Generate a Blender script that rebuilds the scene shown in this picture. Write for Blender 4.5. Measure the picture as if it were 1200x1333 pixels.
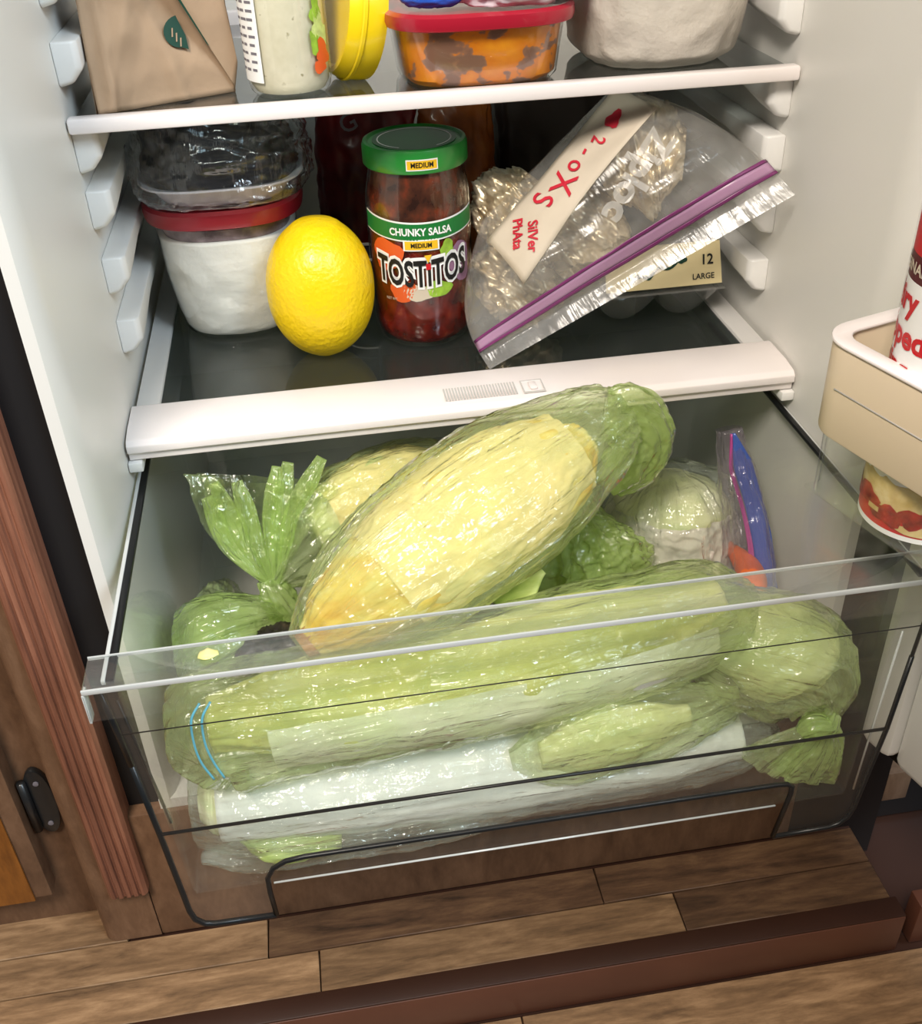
import bpy, bmesh, math, random
from mathutils import Vector, Matrix, noise, Euler

for o in list(bpy.data.objects):
    bpy.data.objects.remove(o, do_unlink=True)
SC = bpy.context.scene
COL = SC.collection
R_ = math.radians

# ------------------------------------------------------------------ camera
cd = bpy.data.cameras.new('camera')
cam = bpy.data.objects.new('camera', cd)
COL.objects.link(cam)
cam.location = (0.14977538, -0.66609868, 0.37225827)
cam.rotation_euler = (R_(55.24446799), R_(1.98307729), R_(-8.95752623))
cd.sensor_fit = 'VERTICAL'
cd.sensor_height = 36.0
cd.lens = 36.0 * 1365.34 / 1333.0
cd.clip_start = 0.01
SC.camera = cam

# ------------------------------------------------------------------ light
world = bpy.data.worlds.new('world')
SC.world = world
world.use_nodes = True
world.node_tree.nodes['Background'].inputs[0].default_value = (0.95, 0.97, 1.0, 1)
world.node_tree.nodes['Background'].inputs[1].default_value = 0.055

def area(name, loc, target, size, energy, color, size_y=None):
    l = bpy.data.lights.new(name, 'AREA')
    l.energy = energy
    l.color = color
    l.size = size
    if size_y:
        l.shape = 'RECTANGLE'
        l.size_y = size_y
    o = bpy.data.objects.new(name, l)
    COL.objects.link(o)
    o.location = loc
    o.rotation_euler = (Vector(target) - Vector(loc)).to_track_quat('-Z', 'Y').to_euler()
    return o
area('kitchen_ceiling_light', (-0.35, -1.30, 1.65), (0.22, 0.0, 0.0), 0.5, 46, (1.0, 0.91, 0.80))
area('kitchen_window_light', (1.45, -1.55, 1.75), (0.1, 0.0, 0.0), 1.0, 66, (0.72, 0.87, 1.0))

SC.view_settings.view_transform = 'Standard'
SC.view_settings.look = 'None'
SC.view_settings.gamma = 1.0
SC.view_settings.use_curve_mapping = False
SC.view_settings.exposure = 0.10
SC.cycles.transparent_max_bounces = 32
SC.cycles.max_bounces = 8
SC.cycles.glossy_bounces = 3
SC.cycles.diffuse_bounces = 4

# ------------------------------------------------------------------ materials
MATS = {}
def newmat(name):
    m = bpy.data.materials.new(name)
    m.use_nodes = True
    nt = m.node_tree
    for n in list(nt.nodes):
        nt.nodes.remove(n)
    out = nt.nodes.new('ShaderNodeOutputMaterial')
    return m, nt, out

def N(nt, t, **kw):
    n = nt.nodes.new(t)
    for k, v in kw.items():
        if k.startswith('i_'):
            key = k[2:]
            key = int(key) if key.isdigit() else key.replace('_', ' ')
            n.inputs[key].default_value = v
        else:
            setattr(n, k, v)
    return n

def rgba(c):
    return (c[0], c[1], c[2], 1.0)

def srgb(r, g, b):
    f = lambda v: ((v / 255 + .055) / 1.055) ** 2.4 if v > 10 else v / 255 / 12.92
    return (f(r), f(g), f(b))

def coords(nt, scale=(1, 1, 1), rot=(0, 0, 0), kind='Object'):
    tc = N(nt, 'ShaderNodeTexCoord')
    mp = N(nt, 'ShaderNodeMapping')
    mp.inputs['Scale'].default_value = scale
    mp.inputs['Rotation'].default_value = rot
    nt.links.new(tc.outputs[kind], mp.inputs[0])
    return mp.outputs[0]

def ramp(nt, src, stops):
    r = N(nt, 'ShaderNodeValToRGB')
    el = r.color_ramp.elements
    while len(el) < len(stops):
        el.new(0.5)
    for e, (p, c) in zip(el, stops):
        e.position = p
        e.color = rgba(c)
    nt.links.new(src, r.inputs[0])
    return r.outputs[0]

def plain(name, col, rough=0.5, metal=0.0, spec=0.5, bump=0, bscale=200, var=0, vscale=30, coat=0, stretch=(1, 1, 1), sub=0):
    m, nt, out = newmat(name)
    b = N(nt, 'ShaderNodeBsdfPrincipled')
    b.inputs['Base Color'].default_value = rgba(col)
    b.inputs['Roughness'].default_value = rough
    b.inputs['Metallic'].default_value = metal
    b.inputs['Specular IOR Level'].default_value = spec
    b.inputs['Coat Weight'].default_value = coat
    if sub:
        b.inputs['Subsurface Weight'].default_value = sub
        b.inputs['Subsurface Radius'].default_value = (0.004, 0.003, 0.002)
        b.inputs['Subsurface Scale'].default_value = 1.0
    if var:
        nz = N(nt, 'ShaderNodeTexNoise', i_Scale=vscale, i_Detail=4.0)
        nt.links.new(coords(nt, stretch), nz.inputs['Vector'])
        lo = tuple(max(0, c * (1 - var)) for c in col)
        hi = tuple(min(1, c * (1 + var)) for c in col)
        nt.links.new(ramp(nt, nz.outputs[0], [(0.3, lo), (0.7, hi)]), b.inputs['Base Color'])
    if bump:
        nz2 = N(nt, 'ShaderNodeTexNoise', i_Scale=bscale, i_Detail=3.0)
        nt.links.new(coords(nt, stretch), nz2.inputs['Vector'])
        bp = N(nt, 'ShaderNodeBump', i_Strength=bump, i_Distance=0.001)
        nt.links.new(nz2.outputs[0], bp.inputs['Height'])
        nt.links.new(bp.outputs[0], b.inputs['Normal'])
    nt.links.new(b.outputs[0], out.inputs[0])
    MATS[name] = m
    return m

def fresnel(nt, ior):
    # thin walls: the same reflectance from both sides of a face
    g = N(nt, 'ShaderNodeNewGeometry')
    mr = N(nt, 'ShaderNodeMapRange')
    mr.inputs[3].default_value = ior
    mr.inputs[4].default_value = 1.0 / ior
    nt.links.new(g.outputs['Backfacing'], mr.inputs[0])
    f = N(nt, 'ShaderNodeFresnel')
    nt.links.new(mr.outputs[0], f.inputs['IOR'])
    return f

def film(name, col, opacity, tint=(1, 1, 1), rough=0.14, gloss=0.5, bump=0.5, bscale=60, opvar=0.2):
    """thin crinkled plastic: part see-through, part scattering, shiny on top"""
    m, nt, out = newmat(name)
    vec = coords(nt, (1, 1, 1))
    uvv = coords(nt, (14, 95, 1), kind='UV')
    n0 = N(nt, 'ShaderNodeTexNoise', i_Scale=1.0, i_Detail=4.0, i_Distortion=1.2)
    nt.links.new(uvv, n0.inputs['Vector'])
    n1 = N(nt, 'ShaderNodeTexNoise', i_Scale=bscale, i_Detail=2.0, i_Distortion=1.0)
    nt.links.new(vec, n1.inputs['Vector'])
    bp0 = N(nt, 'ShaderNodeBump', i_Strength=bump, i_Distance=0.006)
    nt.links.new(n0.outputs[0], bp0.inputs['Height'])
    bp = N(nt, 'ShaderNodeBump', i_Strength=bump, i_Distance=0.0035)
    nt.links.new(n1.outputs[0], bp.inputs['Height'])
    nt.links.new(bp0.outputs[0], bp.inputs['Normal'])
    d = N(nt, 'ShaderNodeBsdfDiffuse', i_Color=rgba(col))
    t = N(nt, 'ShaderNodeBsdfTranslucent', i_Color=rgba(col))
    g = N(nt, 'ShaderNodeBsdfGlossy', i_Color=(1, 1, 1, 1), i_Roughness=rough)
    tr = N(nt, 'ShaderNodeBsdfTransparent', i_Color=rgba(tint))
    for s in (d, t, g):
        nt.links.new(bp.outputs[0], s.inputs['Normal'])
    m1 = N(nt, 'ShaderNodeMixShader', i_Fac=0.45)
    nt.links.new(d.outputs[0], m1.inputs[1])
    nt.links.new(t.outputs[0], m1.inputs[2])
    n2 = N(nt, 'ShaderNodeTexNoise', i_Scale=22.0, i_Detail=3.0)
    nt.links.new(vec, n2.inputs['Vector'])
    mr = N(nt, 'ShaderNodeMapRange')
    mr.inputs[1].default_value = 0.3
    mr.inputs[2].default_value = 0.7
    mr.inputs[3].default_value = max(0, opacity - opvar)
    mr.inputs[4].default_value = min(1, opacity + opvar)
    nt.links.new(n2.outputs[0], mr.inputs[0])
    m2 = N(nt, 'ShaderNodeMixShader')
    nt.links.new(mr.outputs[0], m2.inputs[0])
    nt.links.new(tr.outputs[0], m2.inputs[1])
    nt.links.new(m1.outputs[0], m2.inputs[2])
    fr = fresnel(nt, 1.5)
    nt.links.new(bp.outputs[0], fr.inputs['Normal'])
    mul = N(nt, 'ShaderNodeMath', operation='MULTIPLY')
    mul.inputs[1].default_value = gloss * 2
    nt.links.new(fr.outputs[0], mul.inputs[0])
    m3 = N(nt, 'ShaderNodeMixShader')
    nt.links.new(mul.outputs[0], m3.inputs[0])
    nt.links.new(m2.outputs[0], m3.inputs[1])
    nt.links.new(g.outputs[0], m3.inputs[2])
    nt.links.new(m3.outputs[0], out.inputs[0])
    MATS[name] = m
    return m

def clear(name, tint, haze=0.03, rough=0.03, gloss=1.0, hazecol=(0.8, 0.82, 0.8)):
    m, nt, out = newmat(name)
    tr = N(nt, 'ShaderNodeBsdfTransparent', i_Color=rgba(tint))
    d = N(nt, 'ShaderNodeBsdfDiffuse', i_Color=rgba(hazecol))
    g = N(nt, 'ShaderNodeBsdfGlossy', i_Color=(1, 1, 1, 1), i_Roughness=rough)
    fr = fresnel(nt, 1.45)
    mul = N(nt, 'ShaderNodeMath', operation='MULTIPLY')
    mul.inputs[1].default_value = gloss
    nt.links.new(fr.outputs[0], mul.inputs[0])
    a = N(nt, 'ShaderNodeMixShader', i_Fac=haze)
    nt.links.new(tr.outputs[0], a.inputs[1])
    nt.links.new(d.outputs[0], a.inputs[2])
    b = N(nt, 'ShaderNodeMixShader')
    nt.links.new(mul.outputs[0], b.inputs[0])
    nt.links.new(a.outputs[0], b.inputs[1])
    nt.links.new(g.outputs[0], b.inputs[2])
    nt.links.new(b.outputs[0], out.inputs[0])
    MATS[name] = m
    return m

def wood(name, c1, c2, c3, scale=(6, 60, 60), rough=0.45, bump=0.15, randomize=0.0, streak=3.0):
    m, nt, out = newmat(name)
    b = N(nt, 'ShaderNodeBsdfPrincipled', i_Roughness=rough)
    b.inputs['Specular IOR Level'].default_value = 0.35
    tc = N(nt, 'ShaderNodeTexCoord')
    oi = N(nt, 'ShaderNodeObjectInfo')
    mp = N(nt, 'ShaderNodeMapping')
    mp.inputs['Scale'].default_value = scale
    nt.links.new(tc.outputs['Object'], mp.inputs[0])
    vm = N(nt, 'ShaderNodeVectorMath', operation='MULTIPLY')
    vm.inputs[1].default_value = (37.0, 19.0, 11.0)
    nt.links.new(oi.outputs['Random'], vm.inputs[0])
    nt.links.new(vm.outputs[0], mp.inputs['Location'])
    n1 = N(nt, 'ShaderNodeTexNoise', i_Scale=1.0, i_Detail=8.0, i_Roughness=0.65, i_Distortion=0.8)
    nt.links.new(mp.outputs[0], n1.inputs['Vector'])
    n2 = N(nt, 'ShaderNodeTexNoise', i_Scale=streak, i_Detail=6.0, i_Roughness=0.7)
    nt.links.new(mp.outputs[0], n2.inputs['Vector'])
    mx = N(nt, 'ShaderNodeMath', operation='MULTIPLY_ADD')
    mx.inputs[1].default_value = 0.4
    nt.links.new(n2.outputs[0], mx.inputs[0])
    mm = N(nt, 'ShaderNodeMath', operation='MULTIPLY')
    mm.inputs[1].default_value = 0.6
    nt.links.new(n1.outputs[0], mm.inputs[0])
    nt.links.new(mm.outputs[0], mx.inputs[2])
    col = ramp(nt, mx.outputs[0], [(0.34, c1), (0.5, c2), (0.66, c3)])
    if randomize:
        hs = N(nt, 'ShaderNodeHueSaturation')
        mr = N(nt, 'ShaderNodeMapRange')
        mr.inputs[3].default_value = 1 - randomize
        mr.inputs[4].default_value = 1 + randomize
        nt.links.new(oi.outputs['Random'], mr.inputs[0])
        nt.links.new(mr.outputs[0], hs.inputs['Value'])
        nt.links.new(col, hs.inputs['Color'])
        col = hs.outputs[0]
    nt.links.new(col, b.inputs['Base Color'])
    bp = N(nt, 'ShaderNodeBump', i_Strength=bump, i_Distance=0.002)
    nt.links.new(mx.outputs[0], bp.inputs['Height'])
    nt.links.new(bp.outputs[0], b.inputs['Normal'])
    nt.links.new(b.outputs[0], out.inputs[0])
    MATS[name] = m
    return m

def blotch(name, stops, scale=20, rough=0.4, coat=0.0, bump=0.0, detail=4.0, stretch=(1, 1, 1), metal=0.0, kind='FBM', bscale=None, spec=0.5):
    m, nt, out = newmat(name)
    b = N(nt, 'ShaderNodeBsdfPrincipled', i_Roughness=rough, i_Metallic=metal)
    b.inputs['Coat Weight'].default_value = coat
    b.inputs['Specular IOR Level'].default_value = spec
    n1 = N(nt, 'ShaderNodeTexNoise', i_Scale=scale, i_Detail=detail)
    n1.noise_type = kind
    vec = coords(nt, stretch)
    nt.links.new(vec, n1.inputs['Vector'])
    nt.links.new(ramp(nt, n1.outputs[0], stops), b.inputs['Base Color'])
    if bump:
        src = n1
        if bscale:
            src = N(nt, 'ShaderNodeTexNoise', i_Scale=bscale, i_Detail=3.0)
            nt.links.new(vec, src.inputs['Vector'])
        bp = N(nt, 'ShaderNodeBump', i_Strength=bump, i_Distance=0.002)
        nt.links.new(src.outputs[0], bp.inputs['Height'])
        nt.links.new(bp.outputs[0], b.inputs['Normal'])
    nt.links.new(b.outputs[0], out.inputs[0])
    MATS[name] = m
    return m

plain('liner', srgb(228, 226, 220), 0.38, bump=0.05, bscale=400)
plain('liner_flange', srgb(236, 236, 236), 0.35)
plain('bracket', srgb(234, 233, 230), 0.35)
plain('trim_white', srgb(246, 238, 236), 0.28, coat=0.2)
plain('trim_grey', srgb(205, 203, 200), 0.4)
plain('bin_beige', srgb(226, 208, 180), 0.4)
plain('black_rubber', (0.006, 0.006, 0.007), 0.6)
plain('dark_navy', (0.02, 0.021, 0.026), 0.4)
plain('door_white', srgb(232, 232, 228), 0.25, coat=0.3)
clear('shelf_glass', (0.50, 0.54, 0.54), 0.05, 0.02, 1.3, (0.3, 0.33, 0.33))
clear('clear_plastic', (0.98, 0.985, 0.98), 0.008, 0.04, 0.65)
clear('clear_lip', (0.92, 0.93, 0.92), 0.05, 0.05, 1.4)
clear('carton_plastic', (0.86, 0.86, 0.84), 0.07, 0.06, 1.6)
clear('jar_glass', (0.95, 0.96, 0.95), 0.0, 0.02, 1.2)
plain('edge_refraction_dark', (0.010, 0.011, 0.012), 0.3, spec=0.3)  # dark refraction at the clear drawer's edges, painted as a solid colour
plain('edge_refraction_light', (0.55, 0.57, 0.56), 0.12, coat=0.5)  # bright refraction at the same clear edges, painted as a solid colour

film('film_green', srgb(220, 238, 172), 0.30, (0.965, 0.99, 0.87), 0.10, 0.7, 0.8, 60, 0.15)
film('film_green_dense', srgb(208, 234, 148), 0.44, (0.95, 0.985, 0.80), 0.10, 0.7, 0.8, 65, 0.18)
film('film_green_thin', srgb(206, 230, 146), 0.09, (0.975, 0.99, 0.92), 0.10, 0.7, 0.8, 65, 0.1)
film('film_pale', srgb(226, 238, 228), 0.20, (0.97, 0.99, 0.96), 0.10, 0.7, 0.8, 65, 0.14)
film('film_clear', (0.85, 0.86, 0.88), 0.03, (0.97, 0.97, 0.975), 0.06, 0.9, 0.45, 40, 0.025)
film('film_print', (0.86, 0.84, 0.80), 0.55, (0.95, 0.95, 0.95), 0.3, 0.3, 0.3, 60, 0.1)
film('film_zip', (0.82, 0.81, 0.79), 0.22, (0.94, 0.94, 0.94), 0.18, 0.4, 0.22, 40, 0.12)
film('film_purple', (0.62, 0.52, 0.66), 0.12, (0.93, 0.91, 0.94), 0.12, 0.6, 0.6, 40, 0.06)
plain('paper_towel', srgb(240, 238, 232), 0.9, spec=0.1, bump=0.5, bscale=260, var=0.05, vscale=60)
plain('paper_towel_grey', srgb(214, 206, 194), 0.9, spec=0.1, bump=0.5, bscale=260, var=0.06, vscale=40)
plain('paper_cream', srgb(246, 222, 170), 0.85, spec=0.15, bump=0.4, bscale=200, var=0.08, vscale=40)
blotch('napa', [(0.32, srgb(238, 178, 62)), (0.5, srgb(246, 210, 104)), (0.68, srgb(248, 232, 170))], 26, 0.5, 0.1, 0.4, 6, (1, 2.5, 2.5))
blotch('romaine', [(0.3, srgb(196, 200, 104)), (0.5, srgb(226, 222, 140)), (0.7, srgb(244, 238, 190))], 22, 0.5, 0.1, 0.4, 6, (0.6, 3, 3))
blotch('romaine_green', [(0.3, srgb(140, 168, 70)), (0.5, srgb(186, 202, 108)), (0.7, srgb(224, 228, 156))], 24, 0.5, 0.1, 0.4, 6, (0.6, 3, 3))
blotch('cabbage', [(0.3, srgb(196, 208, 150)), (0.5, srgb(226, 226, 176)), (0.7, srgb(244, 240, 210))], 16, 0.5, 0.1, 0.3, 5, (1, 1, 3))
plain('root_end', srgb(196, 130, 84), 0.7, var=0.2, vscale=120)
plain('carrot', srgb(226, 108, 48), 0.5, var=0.15, vscale=60, bump=0.2)
blotch('decayed_leaf', [(0.35, (0.008, 0.006, 0.004)), (0.6, (0.03, 0.022, 0.014)), (0.75, (0.12, 0.07, 0.04))], 40, 0.5, 0, 0.4)
plain('zip_blue', srgb(66, 92, 168), 0.3, coat=0.2)
plain('zip_pink', srgb(176, 72, 140), 0.3)
plain('zip_purple', srgb(120, 50, 104), 0.3)
plain('zip_mauve', srgb(176, 136, 168), 0.3)
plain('tie_blue', srgb(96, 186, 214), 0.35)
plain('lemon_peel', srgb(250, 212, 16), 0.36, bump=1.0, bscale=230, var=0.05, vscale=20, coat=0.1)
plain('lid_green', srgb(44, 146, 58), 0.3, coat=0.3)
plain('lid_green_dark', srgb(20, 92, 40), 0.3, coat=0.3)
blotch('salsa', [(0.30, srgb(60, 10, 6)), (0.50, srgb(106, 20, 12)), (0.66, srgb(132, 34, 20)), (0.78, srgb(170, 84, 48))], 95, 0.25, 0.6, 0.3, 5)
blotch('salsa_top', [(0.3, srgb(48, 24, 16)), (0.5, srgb(86, 46, 30)), (0.64, srgb(128, 54, 30)), (0.76, srgb(170, 100, 58))], 80, 0.25, 0.6, 0.3, 5)
plain('print_white', srgb(250, 250, 248), 0.45)
plain('print_black', (0.008, 0.008, 0.008), 0.4)
plain('print_green', srgb(22, 120, 52), 0.4)
plain('print_green_dark', srgb(12, 62, 46), 0.5)
plain('print_yellow', srgb(246, 196, 40), 0.4)
plain('print_red', srgb(206, 22, 36), 0.4)
plain('print_maroon', srgb(86, 14, 26), 0.4)
plain('print_orange', srgb(226, 96, 40), 0.45)
plain('print_lime', srgb(150, 190, 60), 0.45, var=0.3, vscale=150)
plain('print_lime_pale', srgb(196, 214, 130), 0.45, var=0.2, vscale=200)
plain('print_purple', srgb(150, 110, 140), 0.45)
plain('print_grey', srgb(120, 116, 124), 0.5)
blotch('picture_berry', [(0.35, srgb(120, 12, 14)), (0.6, srgb(176, 30, 26)), (0.75, srgb(214, 90, 80))], 140, 0.35)
blotch('picture_tan', [(0.35, srgb(196, 164, 96)), (0.6, srgb(222, 196, 136)), (0.8, srgb(240, 224, 180))], 90, 0.4)
plain('marker_red', srgb(206, 40, 60), 0.5)
plain('label_paper', srgb(212, 198, 178), 0.8, var=0.04)
plain('carton_label', srgb(238, 222, 172), 0.6)
blotch('mauve_food', [(0.35, srgb(96, 78, 84)), (0.6, srgb(160, 140, 146)), (0.8, srgb(214, 200, 200))], 60, 0.5)
plain('lid_red', srgb(170, 26, 48), 0.28, coat=0.4)
plain('lid_red_dark', srgb(146, 30, 42), 0.32, coat=0.3)
blotch('orange_sauce', [(0.40, srgb(134, 96, 78)), (0.445, srgb(156, 110, 84)), (0.465, srgb(226, 128, 18)), (0.8, srgb(248, 164, 30))], 48, 0.3, 0.5, 0.0, 3, (1, 1, 1.4))
plain('tub_clear', srgb(226, 224, 220), 0.3, coat=0.3)
plain('yellow_plastic', srgb(246, 214, 20), 0.3, coat=0.2)
blotch('dressing', [(0.3, srgb(232, 224, 196)), (0.68, srgb(240, 232, 206)), (0.76, srgb(170, 160, 120))], 160, 0.25, 0.6, 0.0, 2)
plain('kraft', srgb(172, 146, 120), 0.8, spec=0.15, bump=0.3, bscale=150, var=0.06, vscale=30)
blotch('dark_food', [(0.4, (0.008, 0.008, 0.010)), (0.6, (0.02, 0.02, 0.024)), (0.78, (0.12, 0.11, 0.11))], 60, 0.35, 0.4, 0.6)
plain('foam_tray', srgb(232, 230, 236), 0.5)
blotch('foil', [(0.3, srgb(170, 152, 122)), (0.5, srgb(220, 202, 168)), (0.7, srgb(250, 238, 210))], 70, 0.34, 0, 0.6, 4, metal=0.55)
blotch('red_pouch', [(0.35, srgb(70, 8, 12)), (0.6, srgb(120, 18, 22)), (0.8, srgb(140, 30, 30))], 18, 0.35, 0.2, 0.3)
blotch('orange_pouch', [(0.35, srgb(120, 58, 14)), (0.6, srgb(176, 92, 24)), (0.8, srgb(200, 120, 50))], 30, 0.4, 0.2, 0.3)
plain('dark_package', srgb(44, 32, 26), 0.45, var=0.2, vscale=20)
plain('bag_white', srgb(226, 218, 228), 0.4, var=0.06)
plain('bag_blue', srgb(40, 92, 200), 0.35)
plain('bag_pink', srgb(220, 150, 160), 0.4)
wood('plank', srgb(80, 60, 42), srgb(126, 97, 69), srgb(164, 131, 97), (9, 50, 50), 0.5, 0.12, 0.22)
wood('brown_panel', srgb(94, 68, 50), srgb(116, 86, 64), srgb(134, 102, 78), (40, 40, 14), 0.5, 0.08)
wood('red_wood', srgb(92, 58, 46), srgb(138, 90, 70), srgb(168, 116, 92), (60, 60, 3.5), 0.45, 0.12)
wood('door_wood', srgb(110, 64, 22), srgb(150, 92, 34), srgb(172, 110, 48), (25, 25, 6), 0.4, 0.08)
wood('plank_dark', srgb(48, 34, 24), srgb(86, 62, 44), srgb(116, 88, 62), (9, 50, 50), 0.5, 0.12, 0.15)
plain('nosing', srgb(92, 56, 42), 0.4, var=0.06, vscale=20)
plain('nosing_dark', srgb(52, 28, 17), 0.5, var=0.08, vscale=20)
plain('dark_board', srgb(24, 15, 11), 0.5, var=0.1)
plain('hinge_black', (0.012, 0.013, 0.014), 0.35, coat=0.2)
plain('kitchen_wall', srgb(214, 206, 196), 0.8)

# ------------------------------------------------------------------ helpers
def link(name, me, mat, parent=None, loc=(0, 0, 0)):
    o = bpy.data.objects.new(name, me)
    COL.objects.link(o)
    o.location = loc
    if mat:
        me.materials.append(MATS[mat] if isinstance(mat, str) else mat)
    if parent:
        o.parent = parent
        o.matrix_parent_inverse = Matrix.Translation(-parent.location) if parent.type == 'EMPTY' else parent.matrix_basis.inverted()
    return o

def tag(o, label=None, cat=None, group=None, kind=None):
    if label: o['label'] = label
    if cat: o['category'] = cat
    if group: o['group'] = group
    if kind: o['kind'] = kind
    return o

def thing(name, label, cat, loc, group=None):
    o = bpy.data.objects.new(name, None)
    COL.objects.link(o)
    o.location = loc
    o.empty_display_size = 0.02
    return tag(o, label, cat, group)

def pydata(name, verts, faces, mat, parent=None, smooth=False, uv=None):
    me = bpy.data.meshes.new(name)
    me.from_pydata([tuple(v) for v in verts], [], faces)
    me.validate()
    bm = bmesh.new(); bm.from_mesh(me)
    bmesh.ops.recalc_face_normals(bm, faces=bm.faces)
    bm.to_mesh(me); bm.free()
    if uv:
        ul = me.uv_layers.new(name='UVMap')
        for l in me.loops:
            ul.data[l.index].uv = uv[l.vertex_index]
    if smooth:
        for p in me.polygons: p.use_smooth = True
    return link(name, me, mat, parent)

def bm_obj(name, bm, mat, parent=None, smooth=False, bevel=0, seg=2, angle=30):
    bmesh.ops.recalc_face_normals(bm, faces=bm.faces)
    if bevel:
        es = [e for e in bm.edges if len(e.link_faces) == 2 and e.calc_face_angle(0) > R_(angle)]
        bmesh.ops.bevel(bm, geom=es, offset=bevel, segments=seg, profile=0.5, affect='EDGES', clamp_overlap=True)
    me = bpy.data.meshes.new(name)
    bm.to_mesh(me); bm.free()
    if smooth or bevel:
        for p in me.polygons: p.use_smooth = True
        if bevel or smooth == 'auto':
            me.set_sharp_from_angle(angle=R_(40))
    return link(name, me, mat, parent)

def hexa(name, c8, mat, parent=None, bevel=0, seg=2):
    """8 corners: bottom 4 counter-clockwise, top 4"""
    bm = bmesh.new()
    v = [bm.verts.new(c) for c in c8]
    for f in ((3, 2, 1, 0), (4, 5, 6, 7), (0, 1, 5, 4), (1, 2, 6, 5), (2, 3, 7, 6), (3, 0, 4, 7)):
        bm.faces.new([v[i] for i in f])
    return bm_obj(name, bm, mat, parent, bevel=bevel, seg=seg)

def box(name, lo, hi, mat, parent=None, bevel=0, seg=2):
    x0, y0, z0 = lo; x1, y1, z1 = hi
    return hexa(name, [(x0, y0, z0), (x1, y0, z0), (x1, y1, z0), (x0, y1, z0), (x0, y0, z1), (x1, y0, z1), (x1, y1, z1), (x0, y1, z1)], mat, parent, bevel, seg)

def extrude(name, poly, vec, mat, parent=None, bevel=0, seg=2, angle=30):
    bm = bmesh.new()
    a = [bm.verts.new(p) for p in poly]
    b = [bm.verts.new(Vector(p) + Vector(vec)) for p in poly]
    bm.faces.new(a)
    bm.faces.new(list(reversed(b)))
    n = len(a)
    for i in range(n):
        bm.faces.new([a[i], b[i], b[(i + 1) % n], a[(i + 1) % n]])
    return bm_obj(name, bm, mat, parent, bevel=bevel, seg=seg, angle=angle)

def tube_data(path, r, n=10, closed=False, base=0):
    vs, fs = [], []
    P = [Vector(p) for p in path]
    m = len(P)
    prev = None
    for i, p in enumerate(P):
        if closed:
            t = (P[(i + 1) % m] - P[i - 1]).normalized()
        else:
            t = (P[min(i + 1, m - 1)] - P[max(i - 1, 0)]).normalized()
        if prev is None:
            u = t.orthogonal().normalized()
        else:
            u = (prev - t * prev.dot(t)).normalized()
        prev = u
        w = t.cross(u)
        rr = r[i] if isinstance(r, (list, tuple)) else r
        for k in range(n):
            a = 2 * math.pi * k / n
            vs.append(p + (u * math.cos(a) + w * math.sin(a)) * rr)
    for i in range(m if closed else m - 1):
        for k in range(n):
            i2 = (i + 1) % m
            fs.append((base + i * n + k, base + i * n + (k + 1) % n, base + i2 * n + (k + 1) % n, base + i2 * n + k))
    if not closed:
        fs.append(tuple(base + k for k in range(n)))
        fs.append(tuple(base + (m - 1) * n + k for k in range(n)))
    return vs, fs

def tube(name, path, r, mat, parent=None, n=10, closed=False):
    v, f = tube_data(path, r, n, closed)
    return pydata(name, v, f, mat, parent, True)

def smoothpath(pts, per=8):
    P = [Vector(p) for p in pts]
    out = []
    for i in range(len(P) - 1):
        p0 = P[i - 1] if i > 0 else P[0] * 2 - P[1]
        p1, p2 = P[i], P[i + 1]
        p3 = P[i + 2] if i + 2 < len(P) else P[-1] * 2 - P[-2]
        for k in range(per):
            t = k / per
            out.append(0.5 * ((2 * p1) + (p2 - p0) * t + (2 * p0 - 5 * p1 + 4 * p2 - p3) * t * t + (3 * p1 - p0 - 3 * p2 + p3) * t ** 3))
    out.append(P[-1])
    return out

def lathe(name, prof, center, mat, parent=None, n=64, sq=2.0, sx=1.0, sy=1.0, rotz=0, tilt=None, smooth=True, cap=True, sharp=40):
    """profile of (r, z); superellipse exponent sq gives rounded squares"""
    vs, fs = [], []
    cx, cy, cz = center
    M = Euler(tilt).to_matrix() if tilt else None
    for r, z in prof:
        for k in range(n):
            a = 2 * math.pi * k / n
            c, s = math.cos(a), math.sin(a)
            x = math.copysign(abs(c) ** (2 / sq), c) * r * sx
            y = math.copysign(abs(s) ** (2 / sq), s) * r * sy
            if rotz:
                x, y = x * math.cos(rotz) - y * math.sin(rotz), x * math.sin(rotz) + y * math.cos(rotz)
            p = Vector((x, y, z))
            if M: p = M @ p
            vs.append((cx + p.x, cy + p.y, cz + p.z))
    m = len(prof)
    for i in range(m - 1):
        for k in range(n):
            fs.append((i * n + k, i * n + (k + 1) % n, (i + 1) * n + (k + 1) % n, (i + 1) * n + k))
    if cap:
        fs.append(tuple(range(n)))
        fs.append(tuple((m - 1) * n + k for k in range(n)))
    o = pydata(name, vs, fs, mat, parent, smooth)
    if smooth:
        o.data.set_sharp_from_angle(angle=R_(sharp))
    return o

def interp(arr, t):
    n = len(arr) - 1
    x = min(max(t, 0), 1) * n
    i = min(int(x), n - 1)
    f = x - i
    p0 = arr[i - 1] if i > 0 else arr[0]
    p1, p2 = arr[i], arr[i + 1]
    p3 = arr[i + 2] if i + 2 <= n else arr[n]
    m1, m2 = (p2 - p0) / 2, (p3 - p1) / 2
    return (2 * f ** 3 - 3 * f * f + 1) * p1 + (f ** 3 - 2 * f * f + f) * m1 + (-2 * f ** 3 + 3 * f * f) * p2 + (f ** 3 - f * f) * m2

def clampbox(p, b, soft=0.004):
    if not b: return p
    for i in range(3):
        lo, hi = b[i]
        if lo is not None and p[i] < lo: p[i] = lo + 0.0006 * math.sin(p[(i + 1) % 3] * 900) * 0.3 + 0.0003
        if hi is not None and p[i] > hi: p[i] = hi - 0.0006 * math.sin(p[(i + 1) % 3] * 900) * 0.3 - 0.0003
    return p

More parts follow.
